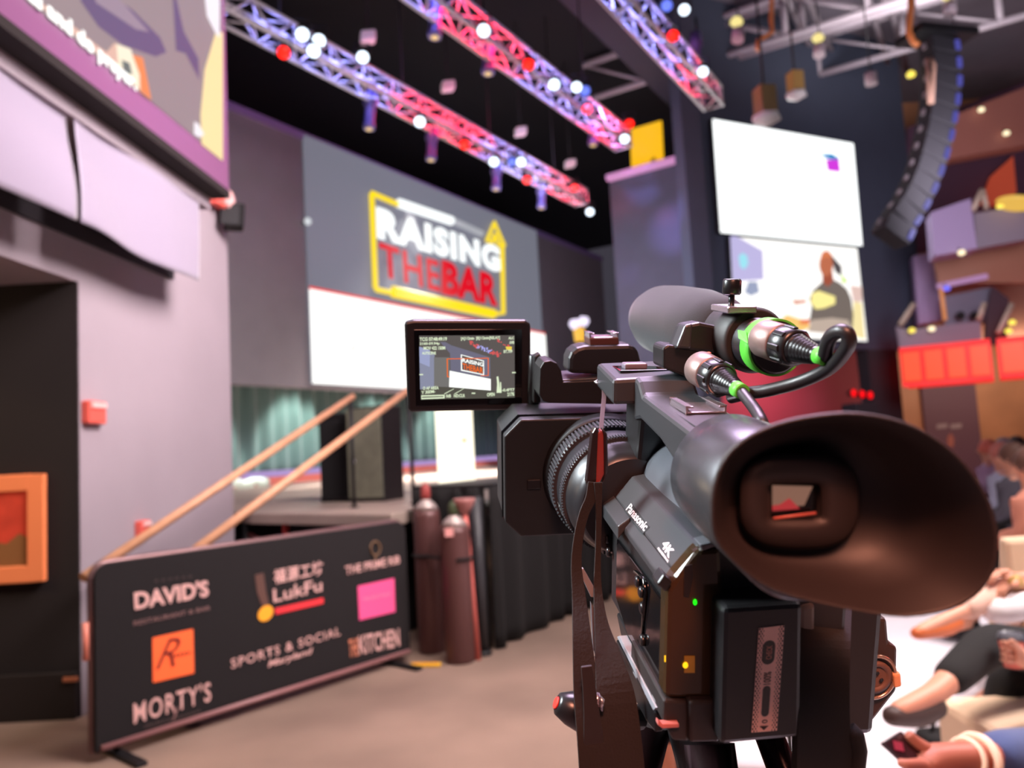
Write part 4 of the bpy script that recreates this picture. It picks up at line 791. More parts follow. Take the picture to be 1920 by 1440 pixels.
cb(pr([(1312, 1022), (1333, 1017), (1346, 1024), (1318, 1034)], 326, 10), 'cover_latch', mat('latch_grey', (90, 90, 96), 0.3), 0.8)
cb(pr([(1245, 1312), (1292, 1316), (1292, 1392), (1262, 1390), (1243, 1352)], 325, 60), 'lower_block', RB, 1.5)
cb(pr([(1293, 1316), (1352, 1314), (1350, 1392), (1293, 1394)], 322, 60), 'terminal_door', RB, 1.5)
cb(pr([(1234, 1352), (1240, 1358), (1274, 1357), (1274, 1365), (1242, 1367), (1233, 1360)], 322, 4), 'latch_edge', mat('pink_lit_plastic', (170, 100, 96), 0.4), 0.6)  # pink light on this edge is put into the colour
cb(pr([(1245, 1316), (1352, 1316), (1350, 1390), (1260, 1390)], 340, 100), 'base_block', PL, 2)
# --- battery with charge label
bat = cb(pr([(1356, 1140), (1506, 1130), (1502, 1384), (1350, 1398)], 312, 34), 'battery', PL, 2.5)
stk = [(1423, 1178), (1471, 1172), (1457, 1370), (1409, 1374)]
cb(pr([(1423, 1178), (1471, 1172), (1457, 1370), (1409, 1374)], 311.6, 0.3), 'charge_label', mat('pale_label', (255, 205, 190), 0.5), 0.1, parent=bat)
def sv(u, v, y=311.5): # u across, v down the label
    a = [stk[0][i] + (stk[1][i] - stk[0][i]) * u for i in (0, 1)]; b = [stk[3][i] + (stk[2][i] - stk[3][i]) * u for i in (0, 1)]
    return ly(a[0] + (b[0] - a[0]) * v, a[1] + (b[1] - a[1]) * v, y)
chk = K(); nr = 44
for i in range(nr):
    for j in range(4):
        if (i + j) % 2 == 0:
            for sgn in (0, 1):
                u = 0.04 + j * 0.055; sz = 0.024 * (1 - j * 0.17)
                uu = u if not sgn else 1 - u; v = (i + .5) / nr
                quad(chk, [sv(uu - sz, v + .009), sv(uu + sz, v + .009), sv(uu + sz, v - .009), sv(uu - sz, v - .009)])
cb(chk, 'label_checks', M_gloss, parent=bat)
def pill(u, v0, v1, hw, name, m, y=311.5):
    pts = []
    for k in range(9): a = PI + PI * k / 8; pts.append((u + hw * math.cos(a), v0 + hw * .24 * math.sin(a)))
    for k in range(9): a = PI * k / 8; pts.append((u + hw * math.cos(a), v1 + hw * .24 * math.sin(a)))
    cb(K().add([sv(a, b, y) for a, b in pts], [tuple(range(len(pts)))]), name, m, parent=bat)
pill(0.45, 0.19, 0.30, 0.25, 'check_button', M_gloss); pill(0.48, 0.60, 0.82, 0.15, 'charge_gauge', M_gloss)
lt = mat('label_ink', (60, 40, 36), 0.5)
def st_(s, u0, u1, v0, v1, m, y=311.35): text(s, sv(u1, v1, y), sv(u1, v0, y), sv(u0, v1, y), m, bat, 'label_lettering', bold=0.01, M=CM)
st_('CHECK', .36, .58, .18, .31, mat('label_pale_ink', (214, 150, 132), 0.5)); st_('100%', .33, .62, .43, .55, lt); st_('0', .38, .60, .885, .92, lt)
cb(K().add([sv(.30, .945, 311.4), sv(.66, .945, 311.4), sv(.48, .985, 311.4)], [(0, 1, 2)]), 'label_arrow', lt, parent=bat)
cb(pr([(1500, 1138), (1530, 1132), (1528, 1300), (1500, 1300)], 330, 20), 'battery_rail', mat('rail_grey', (84, 80, 80), 0.3), 2)
cb(pr([(1500, 1125), (1660, 1130), (1640, 1380), (1500, 1385)], 352, 60), 'grip_side', PL, 4)
# --- right hand terminal block with ring connector
cb(pr([(1560, 1150), (1664, 1160), (1668, 1206), (1684, 1214), (1682, 1296), (1640, 1350), (1600, 1376), (1560, 1376)], 362, 40), 'terminal_block', mat('warm_black_plastic', (50, 38, 34), 0.5, bump=0.2, scale=2500), 2)
p = ly(1640, 1268, 360)
cb(K().tube([p + V((11 * math.cos(a), -1, 12 * math.sin(a))) for a in [k * PI / 16 for k in range(32)]], 1.0, 8, True), 'connector_ring', mat('nickel', (200, 170, 150), 0.25, metal=0.8))
cb(K().lathe(p, (0, -1, 0), [(0, 9), (2, 9), (2.1, 6.5), (1.0, 6.0)], 24), 'connector_core', mat('copper_core', (96, 72, 62), 0.5))
for q in ((0, 3), (-2.6, -1), (2.6, -1)): cb(K().lathe(p + V((q[0], -2.2, q[1])), (0, -1, 0), [(0, 1.1), (.4, 1.0)], 10), 'connector_pin', M_gloss)
cb(pr([(1676, 1266), (1690, 1262), (1692, 1288), (1678, 1292)], 357, 4), 'release_tab', mat('tan_tab', (206, 150, 108), 0.4), 1.2)
cb(pr([(1590, 1160), (1640, 1165), (1640, 1210), (1615, 1230), (1590, 1225)], 356, 8), 'port_cover', M_rubber, 1.2)
# --- handle
nx = 110
cb(K().hexa([V(p) for p in ((nx, 455, -72), (nx, 503, -68), (nx, 503, -84), (nx, 455, -88))], [V(p) for p in ((158, 455, -70), (158, 503, -67), (158, 503, -84), (158, 455, -88))]), 'handle_nose', panelm, 2.5)
gx0, gx1 = 123, 158
prof = [(455, -70), (445, -72), (436, -79), (345, -82), (330, -80), (330, -105), (350, -108), (375, -103), (400, -97), (440, -94), (455, -98)]
cb(K().ext([V((gx0, y, z)) for y, z in prof], (gx1 - gx0, 0, 0)), 'handle_grip', panelm, 2.5)
cb(K().ext([V(p) for p in ((gx0 + 2, 445, -90), (gx0 + 2, 482, -84), (gx0 + 2, 486, -160), (gx0 + 2, 462, -160))], (30, 0, 0)), 'handle_post', PL, 3)
tp = [(gx0 + 3, -81.5), (gx1 - 4, -81.5)]
cb(K().box((gx0 + 5, 352, -82.3), (gx1 - 6, 432, -80.4)), 'handle_pad', mat('pad_plastic', (46, 42, 48), 0.45, bump=0.3, scale=2500), 0.6)
# slide switch and strap slot on the nose
cb(K().box((118, 470, -70.4), (150, 492, -68.6)), 'zoom_plate', M_gloss, 0.4)
cb(K().box((122, 474, -69), (137, 484, -65)), 'zoom_rocker', mat('rocker', (120, 112, 124), 0.35), 1.2)
cb(K().box((150, 462, -70), (157, 500, -65)), 'nose_slot', M_gloss, 0.8)
# accessory shoe near the rear of the handle
steel = mat('brushed_steel', (200, 190, 196), 0.25, metal=0.9)
def shoe(x0, x1, y0, y1, z, t=1.0, nm='accessory_shoe'):
    m_ = K().box((x0, y0, z), (x1, y1, z + t)).box((x0, y0, z), (x0 + 1.2, y1, z + 4)).box((x1 - 1.2, y0, z), (x1, y1, z + 4)).box((x0, y0, z + 3), (x0 + 4, y1, z + 4)).box((x1 - 4, y0, z + 3), (x1, y1, z + 4))
    return cb(m_, nm, steel, 0.3)
shoe(132, 154, 384, 412, -80.0)
# --- viewfinder tube
cb(K().lathe(V((139, 262, -100)), (0, 1, 0), [(0, 27), (1.5, 29), (64, 29.5), (79, 28.5), (83, 24)], 64), 'viewfinder_tube', mat('tube_plastic', (74, 76, 80), 0.27, metal=0.55, bump=0.2, scale=2500))
cb(K().lathe(V((139, 259, -100)), (0, 1, 0), [(0, 26.5), (3.5, 26.5)], 64), 'tube_groove', M_gloss)
# --- eyecup
rim_px = [(1337, 1000), (1334, 960), (1336, 925), (1345, 888), (1362, 855), (1390, 828), (1430, 805), (1480, 788), (1535, 778), (1590, 773), (1645, 778), (1700, 792), (1750, 816), (1795, 850), (1832, 892), (1860, 940), (1874, 990), (1876, 1030), (1868, 1070), (1845, 1108), (1808, 1136), (1760, 1152), (1700, 1160), (1640, 1154), (1580, 1143), (1520, 1130), (1465, 1114), (1420, 1092), (1380, 1060), (1352, 1030)]
def catm(P, n):
    out = []; m = len(P)
    for i in range(m):
        a, b, c, d = P[i - 1], P[i], P[(i + 1) % m], P[(i + 2) % m]
        for k in range(n):
            t = k / n; out.append(tuple(0.5 * (2 * b[j] + (c[j] - a[j]) * t + (2 * a[j] - 5 * b[j] + 4 * c[j] - d[j]) * t * t + (3 * b[j] - a[j] - 3 * c[j] + d[j]) * t ** 3) for j in (0, 1)))
    return out
rp = catm(rim_px, 2); N = len(rp)
rim = [ly(x, y, 236 - 18 * (x - 1335) / 540) for x, y in rp]
cx, cz = sum(p.x for p in rim) / N, sum(p.z for p in rim) / N
angs = [math.atan2(p.z - cz, p.x - cx) for p in rim]
def supl(cpx, cpy, hw, hh, y, e):
    out = []
    for a in angs:
        c, s = math.cos(a), math.sin(a); q = (abs(c) ** e + abs(s) ** e) ** (-1 / e); out.append(ly(cpx + hw * c * q, cpy - hh * s * q, y))
    return out
circ = [V((139 + 27.5 * math.cos(a), 262, -100 + 27.5 * math.sin(a))) for a in angs]
def mixl(a, b, t, y=None): 
    r = [p.lerp(q, t) for p, q in zip(a, b)]
    if y is not None:
        for p in r: p.y = y
    return r
def shrink(l, k): return [V((cx + (p.x - cx) * k, p.y, cz + (p.z - cz) * k)) for p in l]
oval = supl(1497, 938, 118, 96, 257, 2.6)
rim_o = [p + V((0, 1.5, 0)) for p in rim]; rim_i = [p + V((0, 1.2, 0)) for p in shrink(rim, 0.965)]
deep = mixl(shrink(rim, 0.95), oval, 0.45); 
for p in deep: p.y = 249
loops = [circ, mixl(circ, rim, 0.35, 254), mixl(circ, rim, 0.75, 245), rim_o, [p for p in shrink(rim, 0.985)], rim_i, mixl(rim_i, deep, 0.5), deep, oval]
mb = K(); mb.loft(loops, cap=False); mb.add(oval, [tuple(range(N))]); cup = cb(mb, 'eyecup', RB)
e1 = supl(1497, 938, 114, 92, 256.5, 2.8); e2_ = supl(1497, 936, 108, 86, 249, 3.0); e3 = supl(1490, 940, 54, 38, 249, 7); e4 = supl(1490, 940, 50, 34, 253, 8)
mb = K(); mb.loft([e1, mixl(e1, e2_, .7, 250.5), e2_, mixl(e2_, e3, 0.6, 249), e3, e4], cap=False); mb.add(e4, [tuple(range(N))]); cb(mb, 'eyepiece', RB)
cb(K().add([ly(x, y, 252.6) for x, y in ((1446, 974), (1532, 966), (1536, 910), (1446, 908))], [(0, 1, 2, 3)]), 'eyepiece_lens', M_gloss)
cb(K().add([ly(x, y, 251.6) for x, y in ((1448, 952), (1508, 948), (1524, 912), (1448, 910))], [(0, 1, 2, 3)]), 'lens_reflection', glow('vf_beige', (136, 98, 82), 0.9))  # warm reflection in the glass, painted as a glowing shape
cb(K().add([ly(x, y, 251.2) for x, y in ((1448, 958), (1500, 954), (1480, 934), (1462, 946), (1448, 948))], [(0, 1, 2, 3, 4)]), 'lens_reflection', glow('vf_red', (180, 50, 54), 0.9))  # red part of the same painted reflection
cb(K().tube([ly(1450, 972, 250.5), ly(1530, 962, 250.5)], 0.5, 6), 'lens_edge', mat('rose_edge', (170, 90, 80), 0.4))
# --- monitor and its arm
mon = cb(pr([(758, 604), (775, 600), (985, 600), (995, 606), (996, 762), (988, 768), (772, 773), (764, 768)], 608, 13), 'monitor_housing', PL, 3)
cb(pr([(776, 618), (979, 617), (979, 757), (780, 762)], 607.4, 1), 'monitor_glass', M_gloss, 0.3, parent=mon)
def cq(pts, k, name, m): # coordinates in an 8x view with origin 760,600
    return cb(K().add([ly(760 + a / 8, 600 + b / 8, 607.1 - 0.08 * k) for a, b in pts], [tuple(range(len(pts)))]), name, m, parent=mon)
cq([(208, 235), (1638, 228), (1642, 1165), (232, 1195)], 0, 'picture_ground', glow('lcd_grey', (92, 88, 86), 0.95))
cq([(208, 400), (440, 500), (430, 1000), (410, 1030), (222, 1040)], 1, 'picture_wall', glow('lcd_blue_grey', (140, 145, 168), 0.95))
cq([(211, 400), (370, 450), (365, 705), (215, 640)], 2, 'picture_curtain', glow('lcd_blue', (160, 168, 205), 0.95))
cq([(430, 560), (660, 560), (665, 1005), (430, 1000)], 1, 'picture_wall', glow('lcd_mid', (118, 118, 116), 0.95))
cq([(600, 330), (690, 380), (1270, 560), (1275, 870), (680, 830), (670, 500), (520, 330)], 1, 'picture_wall', glow('lcd_violet', (112, 112, 132), 0.95))
cq([(232, 1040), (500, 1000), (660, 1010), (1280, 1060), (1642, 1080), (1642, 1165), (232, 1195)], 2, 'picture_floor', glow('lcd_dark', (84, 84, 76), 0.9))
LW_ = glow('lcd_white', (252, 255, 250), 1.15); LO = glow('lcd_orange', (250, 110, 20), 1.0); LY_ = glow('lcd_text', (225, 240, 205), 1.0)
cq([(665, 760), (1282, 885), (1282, 1058), (655, 1005)], 3, 'picture_screen', LW_)
cq([(832, 515), (1180, 610), (1182, 830), (835, 760)], 3, 'picture_sign', LW_); cq([(848, 530), (1170, 622), (1168, 812), (852, 745)], 4, 'picture_sign_ground', MATS['lcd_grey'])
def ct(s, BL, BR, TL, m, k=6, bold=0.02, **kk): 
    f_ = lambda q: ly(760 + q[0] / 8, 600 + q[1] / 8, 607.1 - 0.08 * k); text(s, f_(BL), f_(BR), f_(TL), m, mon, 'screen_lettering', bold=bold, M=CM, **kk)
ct('RAISING', (855, 632), (1172, 700), (855, 572), LW_, bold=.03); ct('THEBAR', (862, 738), (1170, 808), (856, 645), LO, bold=.02)
fr_ = [(620, 580, 1250, 568, 10), (630, 855, 1250, 832, 8), ]
for q in ([(620, 578), (1250, 566), (1250, 578), (620, 590)], [(620, 578), (636, 578), (640, 858), (626, 858)], [(1236, 568), (1250, 568), (1250, 838), (1238, 838)], [(626, 846), (664, 845), (664, 857), (626, 858)], [(1130, 830), (1250, 828), (1250, 838), (1130, 840)]): cq(q, 5, 'focus_frame', LO)
random.seed(3); mr, mbl = K(), K()
for i in range(70):
    t = random.random(); x = 960 + 460 * t + random.uniform(-25, 25); y = 330 + 205 * t + random.uniform(-35, 35); s = random.uniform(6, 14); tgt = mr if (t < .3 or t > .68) else mbl
    quad(tgt, [ly(760 + (x + a * s) / 8, 600 + (y + b * s) / 8, 606.8) for a, b in ((-1, 1), (1, 1), (1, -1), (-1, -1))])
for i in range(22):
    t = random.random(); x = 1380 + 220 * t; y = 300 + 130 * t + random.uniform(-20, 20); s = 9; quad(mr, [ly(760 + (x + a * s) / 8, 600 + (y + b * s) / 8, 606.8) for a, b in ((-1, 1), (1, 1), (1, -1), (-1, -1))])
cb(mr, 'picture_truss', glow('lcd_red', (215, 90, 90), 1.0), parent=mon); cb(mbl, 'picture_truss', glow('lcd_bluelight', (170, 170, 235), 1.0), parent=mon)
cq([(1500, 400), (1600, 400), (1590, 455), (1520, 445)], 5, 'picture_window', glow('lcd_yellow', (240, 215, 80), 1))
cq([(1368, 850), (1395, 845), (1410, 960), (1420, 1090), (1368, 1095), (1376, 960)], 5, 'picture_lens', LY_); cq([(1420, 930), (1436, 930), (1445, 1090), (1415, 1095)], 5, 'picture_lens', LY_)
cq([(580, 1105), (725, 1030), (730, 1036), (590, 1114)], 5, 'picture_rail', LY_); cq([(735, 1105), (875, 1025), (880, 1030), (745, 1112)], 5, 'picture_rail', LY_)
for s, a, b, c in [('TCG 07:48:49:19', (215, 318), (625, 310), (213, 262)), ('2160-59.94p', (215, 385), (515, 380), (215, 335)), ('MOV 422 150M', (275, 450), (600, 445), (272, 398)), ('AUTSCENE', (252, 520), (460, 518), (250, 475)), ('[A]112min  [B]112min[RELAY]', (835, 312), (1420, 298), (832, 255)),
                   ('O AF AREA', (262, 1050), (500, 1040), (262, 1000)), ('Y 300M-', (240, 1115), (450, 1095), (240, 1065)), ('0dB   ND:CLR', (610, 1165), (895, 1158), (610, 1115)), ('OPEN', (1225, 1150), (1340, 1140), (1225, 1095)), ('-0.4FT7', (1450, 1075), (1638, 1068), (1450, 1030)), ('217%', (1530, 1145), (1635, 1138), (1530, 1090)), ('ALC', (1545, 292), (1632, 290), (1545, 250)), ('AWB', (1560, 362), (1632, 360), (1560, 315)), ('BT.709', (1475, 498), (1605, 492), (1475, 450))]:
    ct(s, a, b, c, LY_, 7, bold=.035)
cq([(238, 1130), (590, 1120), (592, 1175), (240, 1190)], 5, 'level_bar', LY_); cq([(250, 1150), (570, 1140), (570, 1155), (250, 1168)], 6, 'level_bar_dark', MATS['lcd_dark'])
for q in ((212, 818), (1600, 788), (995, 1098)): cq([(q[0], q[1] + 10), (q[0] + 55, q[1] + 10), (q[0] + 55, q[1] - 8), (q[0], q[1] - 8)], 6, 'screen_mark', LY_)
cb(K().lathe(ly(1003, 665, 590) , (-0.02, 0, -1), [(0, 4), (1, 5), (38, 5), (39, 4)], 20), 'monitor_hinge', PS)
cb(pr([(1000, 756), (1002, 668), (1013, 662), (1014, 756)], 576, 12), 'hinge_cover', PL, 1)
arm = cb(pr([(1011, 740), (1013, 690), (1020, 678), (1032, 676), (1044, 681), (1052, 694), (1056, 714), (1056, 716), (1152, 712), (1152, 758), (1030, 756), (1018, 752)], 545, 30), 'monitor_arm', PL, 2.5)
cb(pr([(1054, 712), (1140, 707), (1140, 716), (1056, 716)], 547, 45), 'arm_top', panelm, 1)
hump = cb(pr([(1066, 692), (1067, 672), (1072, 660), (1082, 652), (1096, 648), (1180, 646), (1192, 650), (1198, 660), (1204, 684), (1204, 706), (1066, 700)], 552, 26), 'accessory_pod', PL, 3)
cb(pr([(1107, 650), (1105, 634), (1160, 632), (1162, 648)], 556, 22), 'shoe_base', mat('shoe_base_plastic', (80, 44, 38), 0.5), 1)
q_ = ly(1106, 634, 556); q2_ = ly(1160, 632, 556)
shoe(q_.x, q2_.x, 557, 577, q_.z - 0.5)
mk = K()
for i in range(5): mk.box((86 + i * 4, 553, -69.8 - 4), (88 + i * 4, 560, -69.2 - 4))
# --- lens and hood
LA = V((122, 0, -153))
def lr(a): return [(y - a[0][0], r) for y, r in a]
cb(K().lathe(LA + V((0, 453, 0)), (0, 1, 0), [(0, 31), (8, 34), (14, 35.5), (16, 37), (28, 38), (32, 39), (72, 40), (76, 36)], 96), 'lens_barrel', mat('lens_black', (40, 40, 44), 0.35, metal=0.2, bump=0.15, scale=2500))
def ribs(y0, y1, r, n, name, dr=1.2):
    mb = K()
    for k in range(n):
        a = 2 * PI * k / n; u = V((math.cos(a), 0, math.sin(a))); tt = V((-math.sin(a), 0, math.cos(a)))
        mb.obox(LA + V((0, (y0 + y1) / 2, 0)) + u * r, (u, (0, 1, 0), tt), (dr, (y1 - y0) / 2, PI * r / n * 0.5))
    mb.lathe(LA + V((0, y0, 0)), (0, 1, 0), [(0, r - .2), (y1 - y0, r - .2)], 96); cb(mb, name, mat('ring_rubber', (52, 52, 56), 0.45))
ribs(500, 518, 41.5, 96, 'focus_ring'); ribs(476, 484, 39.4, 130, 'zoom_ring', 0.9)
wm = K()
for a, w_ in ((3.35, .03), (3.42, .02), (3.5, .05), (3.62, .02), (3.72, .04), (3.84, .02), (3.95, .05), (4.05, .02)):
    for y0, y1 in ((488, 491), (494, 495)):
        quad(wm, [LA + V((math.cos(b) * 40.3, y, math.sin(b) * 40.3)) for y, b in ((y0, a), (y1, a), (y1, a + w_), (y0, a + w_))])
cb(wm, 'ring_scale', M_white_print)
cb(K().tube([ly(x, y, 452.4) for x, y in ((1143, 960), (1149, 947), (1157, 934), (1166, 923), (1175, 914), (1185, 909), (1198, 906))], 1.1, 8), 'red_arc', mat('red_ring', (210, 30, 40), 0.35))
hx0, hx1, hz0, hz1, ch = 50, 196, -198, -111, 12
def octo(x0, x1, z0, z1, c, y): return [V(p) for p in ((x0, y, z0 + c), (x0, y, z1 - c), (x0 + c, y, z1), (x1 - c, y, z1), (x1, y, z1 - c), (x1, y, z0 + c), (x1 - c, y, z0), (x0 + c, y, z0))]
hm = mat('hood_plastic', (19, 22, 24), 0.5, bump=0.25, scale=2500)
cb(K().hexa(octo(hx0, hx1, hz0, hz1, ch, 530), octo(hx0, hx1, hz0, hz1, ch, 541)), 'hood_back', hm, 1.2)
cb(K().hexa(octo(hx0 + 1, hx1 - 1, hz0 + 1, hz1 - 1, ch, 541), octo(hx0 - 1, hx1 + 1, hz0 - 1, hz1 + 1, ch, 543)), 'hood_groove', M_gloss)
mb = K(); mb.loft([octo(hx0, hx1, hz0, hz1, ch, 543), octo(hx0, hx1, hz0, hz1, ch, 592), octo(hx0 + 3, hx1 - 3, hz0 + 3, hz1 - 3, ch, 592), octo(hx0 + 8, hx1 - 8, hz0 + 8, hz1 - 8, ch, 548)]); 
mb.smooth = set(); cb(mb, 'hood_front', hm, 1.0)
cb(K().box((66, 528.6, -162), (76, 531, -155)), 'hood_catch', PS, 0.6)
cb(K().lathe(LA + V((0, 522, 0)), (0, 1, 0), [(0, 42), (9, 45)], 96), 'hood_collar', hm)
# large rounded lens cover under the handle
cb(K().lathe(V((158, 346, -137)), (0, 1, 0), [(0, 16), (6, 24), (25, 29), (60, 31), (95, 31), (108, 29)], 64, sx=1.0, sy=1.0), 'barrel_cover', mat('satin_grey', (120, 122, 130), 0.28, metal=0.5))
cb(K().box((128, 330, -120), (170, 372, -92)), 'tube_base', PL, 4)
# --- microphone holder on the right of the handle
cb(pr([(1243, 690), (1243, 652), (1252, 646), (1300, 652), (1352, 660), (1354, 705), (1300, 712)], 442, 22), 'holder_base', PL, 1.5)
cb(pr([(1266, 655), (1284, 609), (1312, 604), (1352, 612), (1354, 664)], 438, 16), 'holder_arm', PL, 2)
cb(pr([(1268, 653), (1285, 609), (1300, 606), (1296, 655)], 436.5, 12), 'holder_plate', panelm, 1.5)
cb(K().lathe(V((184, 420, -46)), (0, 1, 0), [(0, 17), (2, 19), (36, 19), (38, 17)], 48), 'holder_ring', M_rubber)
cb(K().tube([V((172, 428, -28)), V((172, 428, -19))], 1.8, 10).lathe(V((172, 428, -20)), (0, 0, 1), [(0, 4.6), (1, 5.4), (8, 5.4), (9, 4.6)], 10), 'clamp_knob', PS)
cb(K().box((165, 415, -30), (182, 442, -26)), 'clamp_plate', steel, 0.8)

spot('warm_back_spot', (0.0, -1.5, 2.95), L(146, 232, -118), 290, (1.0, 0.33, 0.19), 11, 0.7, 0.12)  # unseen narrow spot, added to warm the eyecup
# ------------------------------------------------------------------ microphone, plugs, cables
MT = thing('shotgun_microphone', 'black shotgun microphone with grey foam windscreen clamped above the camcorder', 'microphone', L(184, 430, -46))
Mx = V((184, 0, -47))
MT_b = K().lathe(Mx + V((0, 392, 0)), (0, 1, 0), [(0, 13), (1, 14.5), (100, 14.5)], 40).build('microphone_body', mat('mic_black', (40, 38, 42), 0.35, metal=0.3), MT)
foam = [(0, 12), (4, 19), (16, 24.5), (45, 27.5), (95, 28), (130, 27), (155, 22), (166, 13), (170, 2)]
K().lathe(Mx + V((0, 466, 0)), (0, 1, 0), foam, 48).build('foam_windscreen', mat('grey_foam', (46, 44, 48), 1.0, bump=0.5, scale=1500, sheen=0.15), MT)
grn = mat('green_tape', (84, 190, 56), 0.5)
K().lathe(Mx + V((0, 393, 0)), (0, 1, 0), [(0, 15.6), (12, 15.6)], 40).build('green_tape', grn, MT, label='bright green tape band')
K().ext([Mx + V((-15.6, 393, 2)), Mx + V((-16.4, 404, 4)), Mx + V((-15, 409, 8)), Mx + V((-14, 400, 8))], (-.4, 0, .5)).build('tape_tail', grn, MT)
def xlr(o, ax, label, k=1.0):
    o = V(o); ax = V(ax).normalized(); T = thing('cable_plug', label, 'cable plug', CM @ o)
    nick = mat('satin_nickel', (132, 112, 108), 0.42, metal=0.4)
    K().lathe(o, ax, [(0, 10.5 * k), (1, 11 * k), (16 * k, 11 * k), (17 * k, 10 * k)], 40).build('plug_sleeve', nick, T)
    bt = K().lathe(o + ax * 17 * k, ax, [(0, 10.2 * k), (1, 10.6 * k), (12 * k, 10.2 * k), (13 * k, 8.6 * k)], 40)
    s = ax.cross(V((0, 0, 1))).normalized(); q = ax.cross(s)
    bt.build('plug_collar', PS, T)
    for a in range(8):
        an = a * PI / 4; u = s * math.cos(an) + q * math.sin(an); K().obox(o + ax * 23 * k + u * 10.3 * k, (ax, u, ax.cross(u)), (4.5 * k, 0.9, 1.6 * k)).build('collar_rib', PS, T, bevel=0.0005)
    gr = [(0, 8.4 * k)]
    for i in range(7): gr += [(1.0 * k + i * 2.2 * k, (8.2 - i * .45) * k), (1.6 * k + i * 2.2 * k, (7.2 - i * .45) * k), (2.4 * k + i * 2.2 * k, (7.2 - i * .45) * k)]
    gr += [(18 * k, 4.4 * k)]
    K().lathe(o + ax * 30 * k, ax, gr, 32).build('strain_relief', PS, T)
    K().lathe(o + ax * 47 * k, ax, [(0, 4.6 * k), (7 * k, 4.4 * k)], 24).build('green_tape', grn, T, label='bright green tape collar')
    return o + ax * 52 * k
pa = ly(1432, 634, 392); pb = ly(1528, 664, 352)
e_a = xlr(pa, pb - pa, 'large cable plug on the rear of the microphone', 0.92)
pc = ly(1312, 690, 425); pd = ly(1394, 736, 375)
e_b = xlr(pc, pd - pc, 'smaller cable plug in the socket on the handle', 0.92)
def cable(pts, r, label):
    P = [V(p) for p in pts]; out = []
    for i in range(len(P) - 1):
        a = P[max(i - 1, 0)]; b = P[i]; c = P[i + 1]; d = P[min(i + 2, len(P) - 1)]
        for k in range(8):
            t = k / 8; out.append(0.5 * (2 * b + (c - a) * t + (2 * a - 5 * b + 4 * c - d) * t * t + (3 * b - a - 3 * c + d) * t ** 3))
    out.append(P[-1])
    return tag(K().tube(out, r, 14).build('microphone_cable', mat('cable_rubber', (30, 26, 28), 0.42)), label, 'cable')
cable([e_a, ly(1556, 634, 335), ly(1575, 621, 328), ly(1590, 628, 325), ly(1588, 652, 328), ly(1555, 690, 345), ly(1500, 716, 360), ly(1440, 732, 372), ly(1405, 737, 380), ly(1370, 745, 392)], 3.4, 'black cable looping from the microphone plug back to the handle')
cable([e_b, ly(1410, 760, 362), ly(1422, 778, 350), ly(1432, 800, 342), ly(1445, 850, 345)], 3.0, 'brown black cable dropping from the handle plug behind the eyecup')
tag(pr([(1312, 662), (1334, 660), (1336, 672), (1328, 682), (1318, 682)], 425, 3).build('release_lever', mat('copper_lever', (208, 110, 80), 0.35, metal=0.4), bevel=0.0006), 'copper coloured release tab above the smaller plug', 'lever')

# ------------------------------------------------------------------ straps
def ribbon(path, name, m, label, cat='strap', th=1.6, top=True, parent=None):
    """path: (px, py, depth, width px)"""
    fr, bk = [], []; P_ = path; path = []
    for i in range(len(P_) - 1):
        a, b, c, d = P_[max(i - 1, 0)], P_[i], P_[i + 1], P_[min(i + 2, len(P_) - 1)]
        for k in range(5):
            t = k / 5; path.append(tuple(0.5 * (2 * b[j] + (c[j] - a[j]) * t + (2 * a[j] - 5 * b[j] + 4 * c[j] - d[j]) * t * t + (3 * b[j] - a[j] - 3 * c[j] + d[j]) * t ** 3) for j in range(4)))
    path.append(P_[-1])
    for (x, y, d, wpx), i in zip(path, range(len(path))):
        a = path[max(i - 1, 0)]; b = path[min(i + 1, len(path) - 1)]; t = V((b[0] - a[0], b[1] - a[1])).normalized(); nrm = V((-t.y, t.x))
        fr.append((ly(x + nrm.x * wpx / 2, y + nrm.y * wpx / 2, d), ly(x - nrm.x * wpx / 2, y - nrm.y * wpx / 2, d + wpx * 0.02)))
    mb = K(); 
    mb.loft([[l, r, r + V((0, th, 0)), l + V((0, th, 0))] for l, r in fr]); mb.smooth = set()
    o = mb.build(name, m, parent, bevel=0.0003)
    if not parent: tag(o, label, cat)
    return o
ST = thing('camera_strap', 'dark brown woven carrying strap with leather buckle hanging left of the camcorder', 'strap', L(100, 420, -200))
webb = mat('strap_webbing', (18, 10, 10), 0.9, bump=0.8, scale=700)
strapl = mat('strap_leather', (34, 24, 24), 0.22, coat=0.4)
ribbon([(1132, 722, 496, 7), (1133, 745, 472, 8), (1130, 775, 445, 8), (1127, 810, 422, 8)], 'cord', mat('brown_cord', (58, 38, 38), 0.8), '', parent=ST)
K().tube([ly(1116, 716, 500), ly(1128, 722, 497), ly(1136, 718, 498), ly(1124, 712, 502)], 1.0, 8, True).build('metal_ring', steel, ST)
pr([(1111, 812), (1118, 800), (1126, 812), (1122, 912), (1104, 918), (1100, 905)], 418, 7).build('buckle', strapl, ST, bevel=0.001)
pr([(1121, 812), (1129, 806), (1133, 820), (1133, 890), (1122, 912), (1117, 912)], 417.5, 6).build('buckle_core', mat('red_leather', (122, 48, 44), 0.35), ST, bevel=0.001)
pr([(1131, 804), (1139, 814), (1141, 886), (1130, 908), (1133, 890)], 417, 7).build('buckle', strapl, ST, bevel=0.001)
ribbon([(1113, 905, 416, 20), (1108, 935, 414, 20), (1095, 965, 412, 18), (1085, 1010, 408, 18), (1081, 1060, 402, 20), (1086, 1120, 392, 26), (1092, 1200, 375, 36), (1100, 1300, 360, 48), (1112, 1380, 350, 60), (1124, 1470, 345, 72)], 'webbing', webb, '', parent=ST)
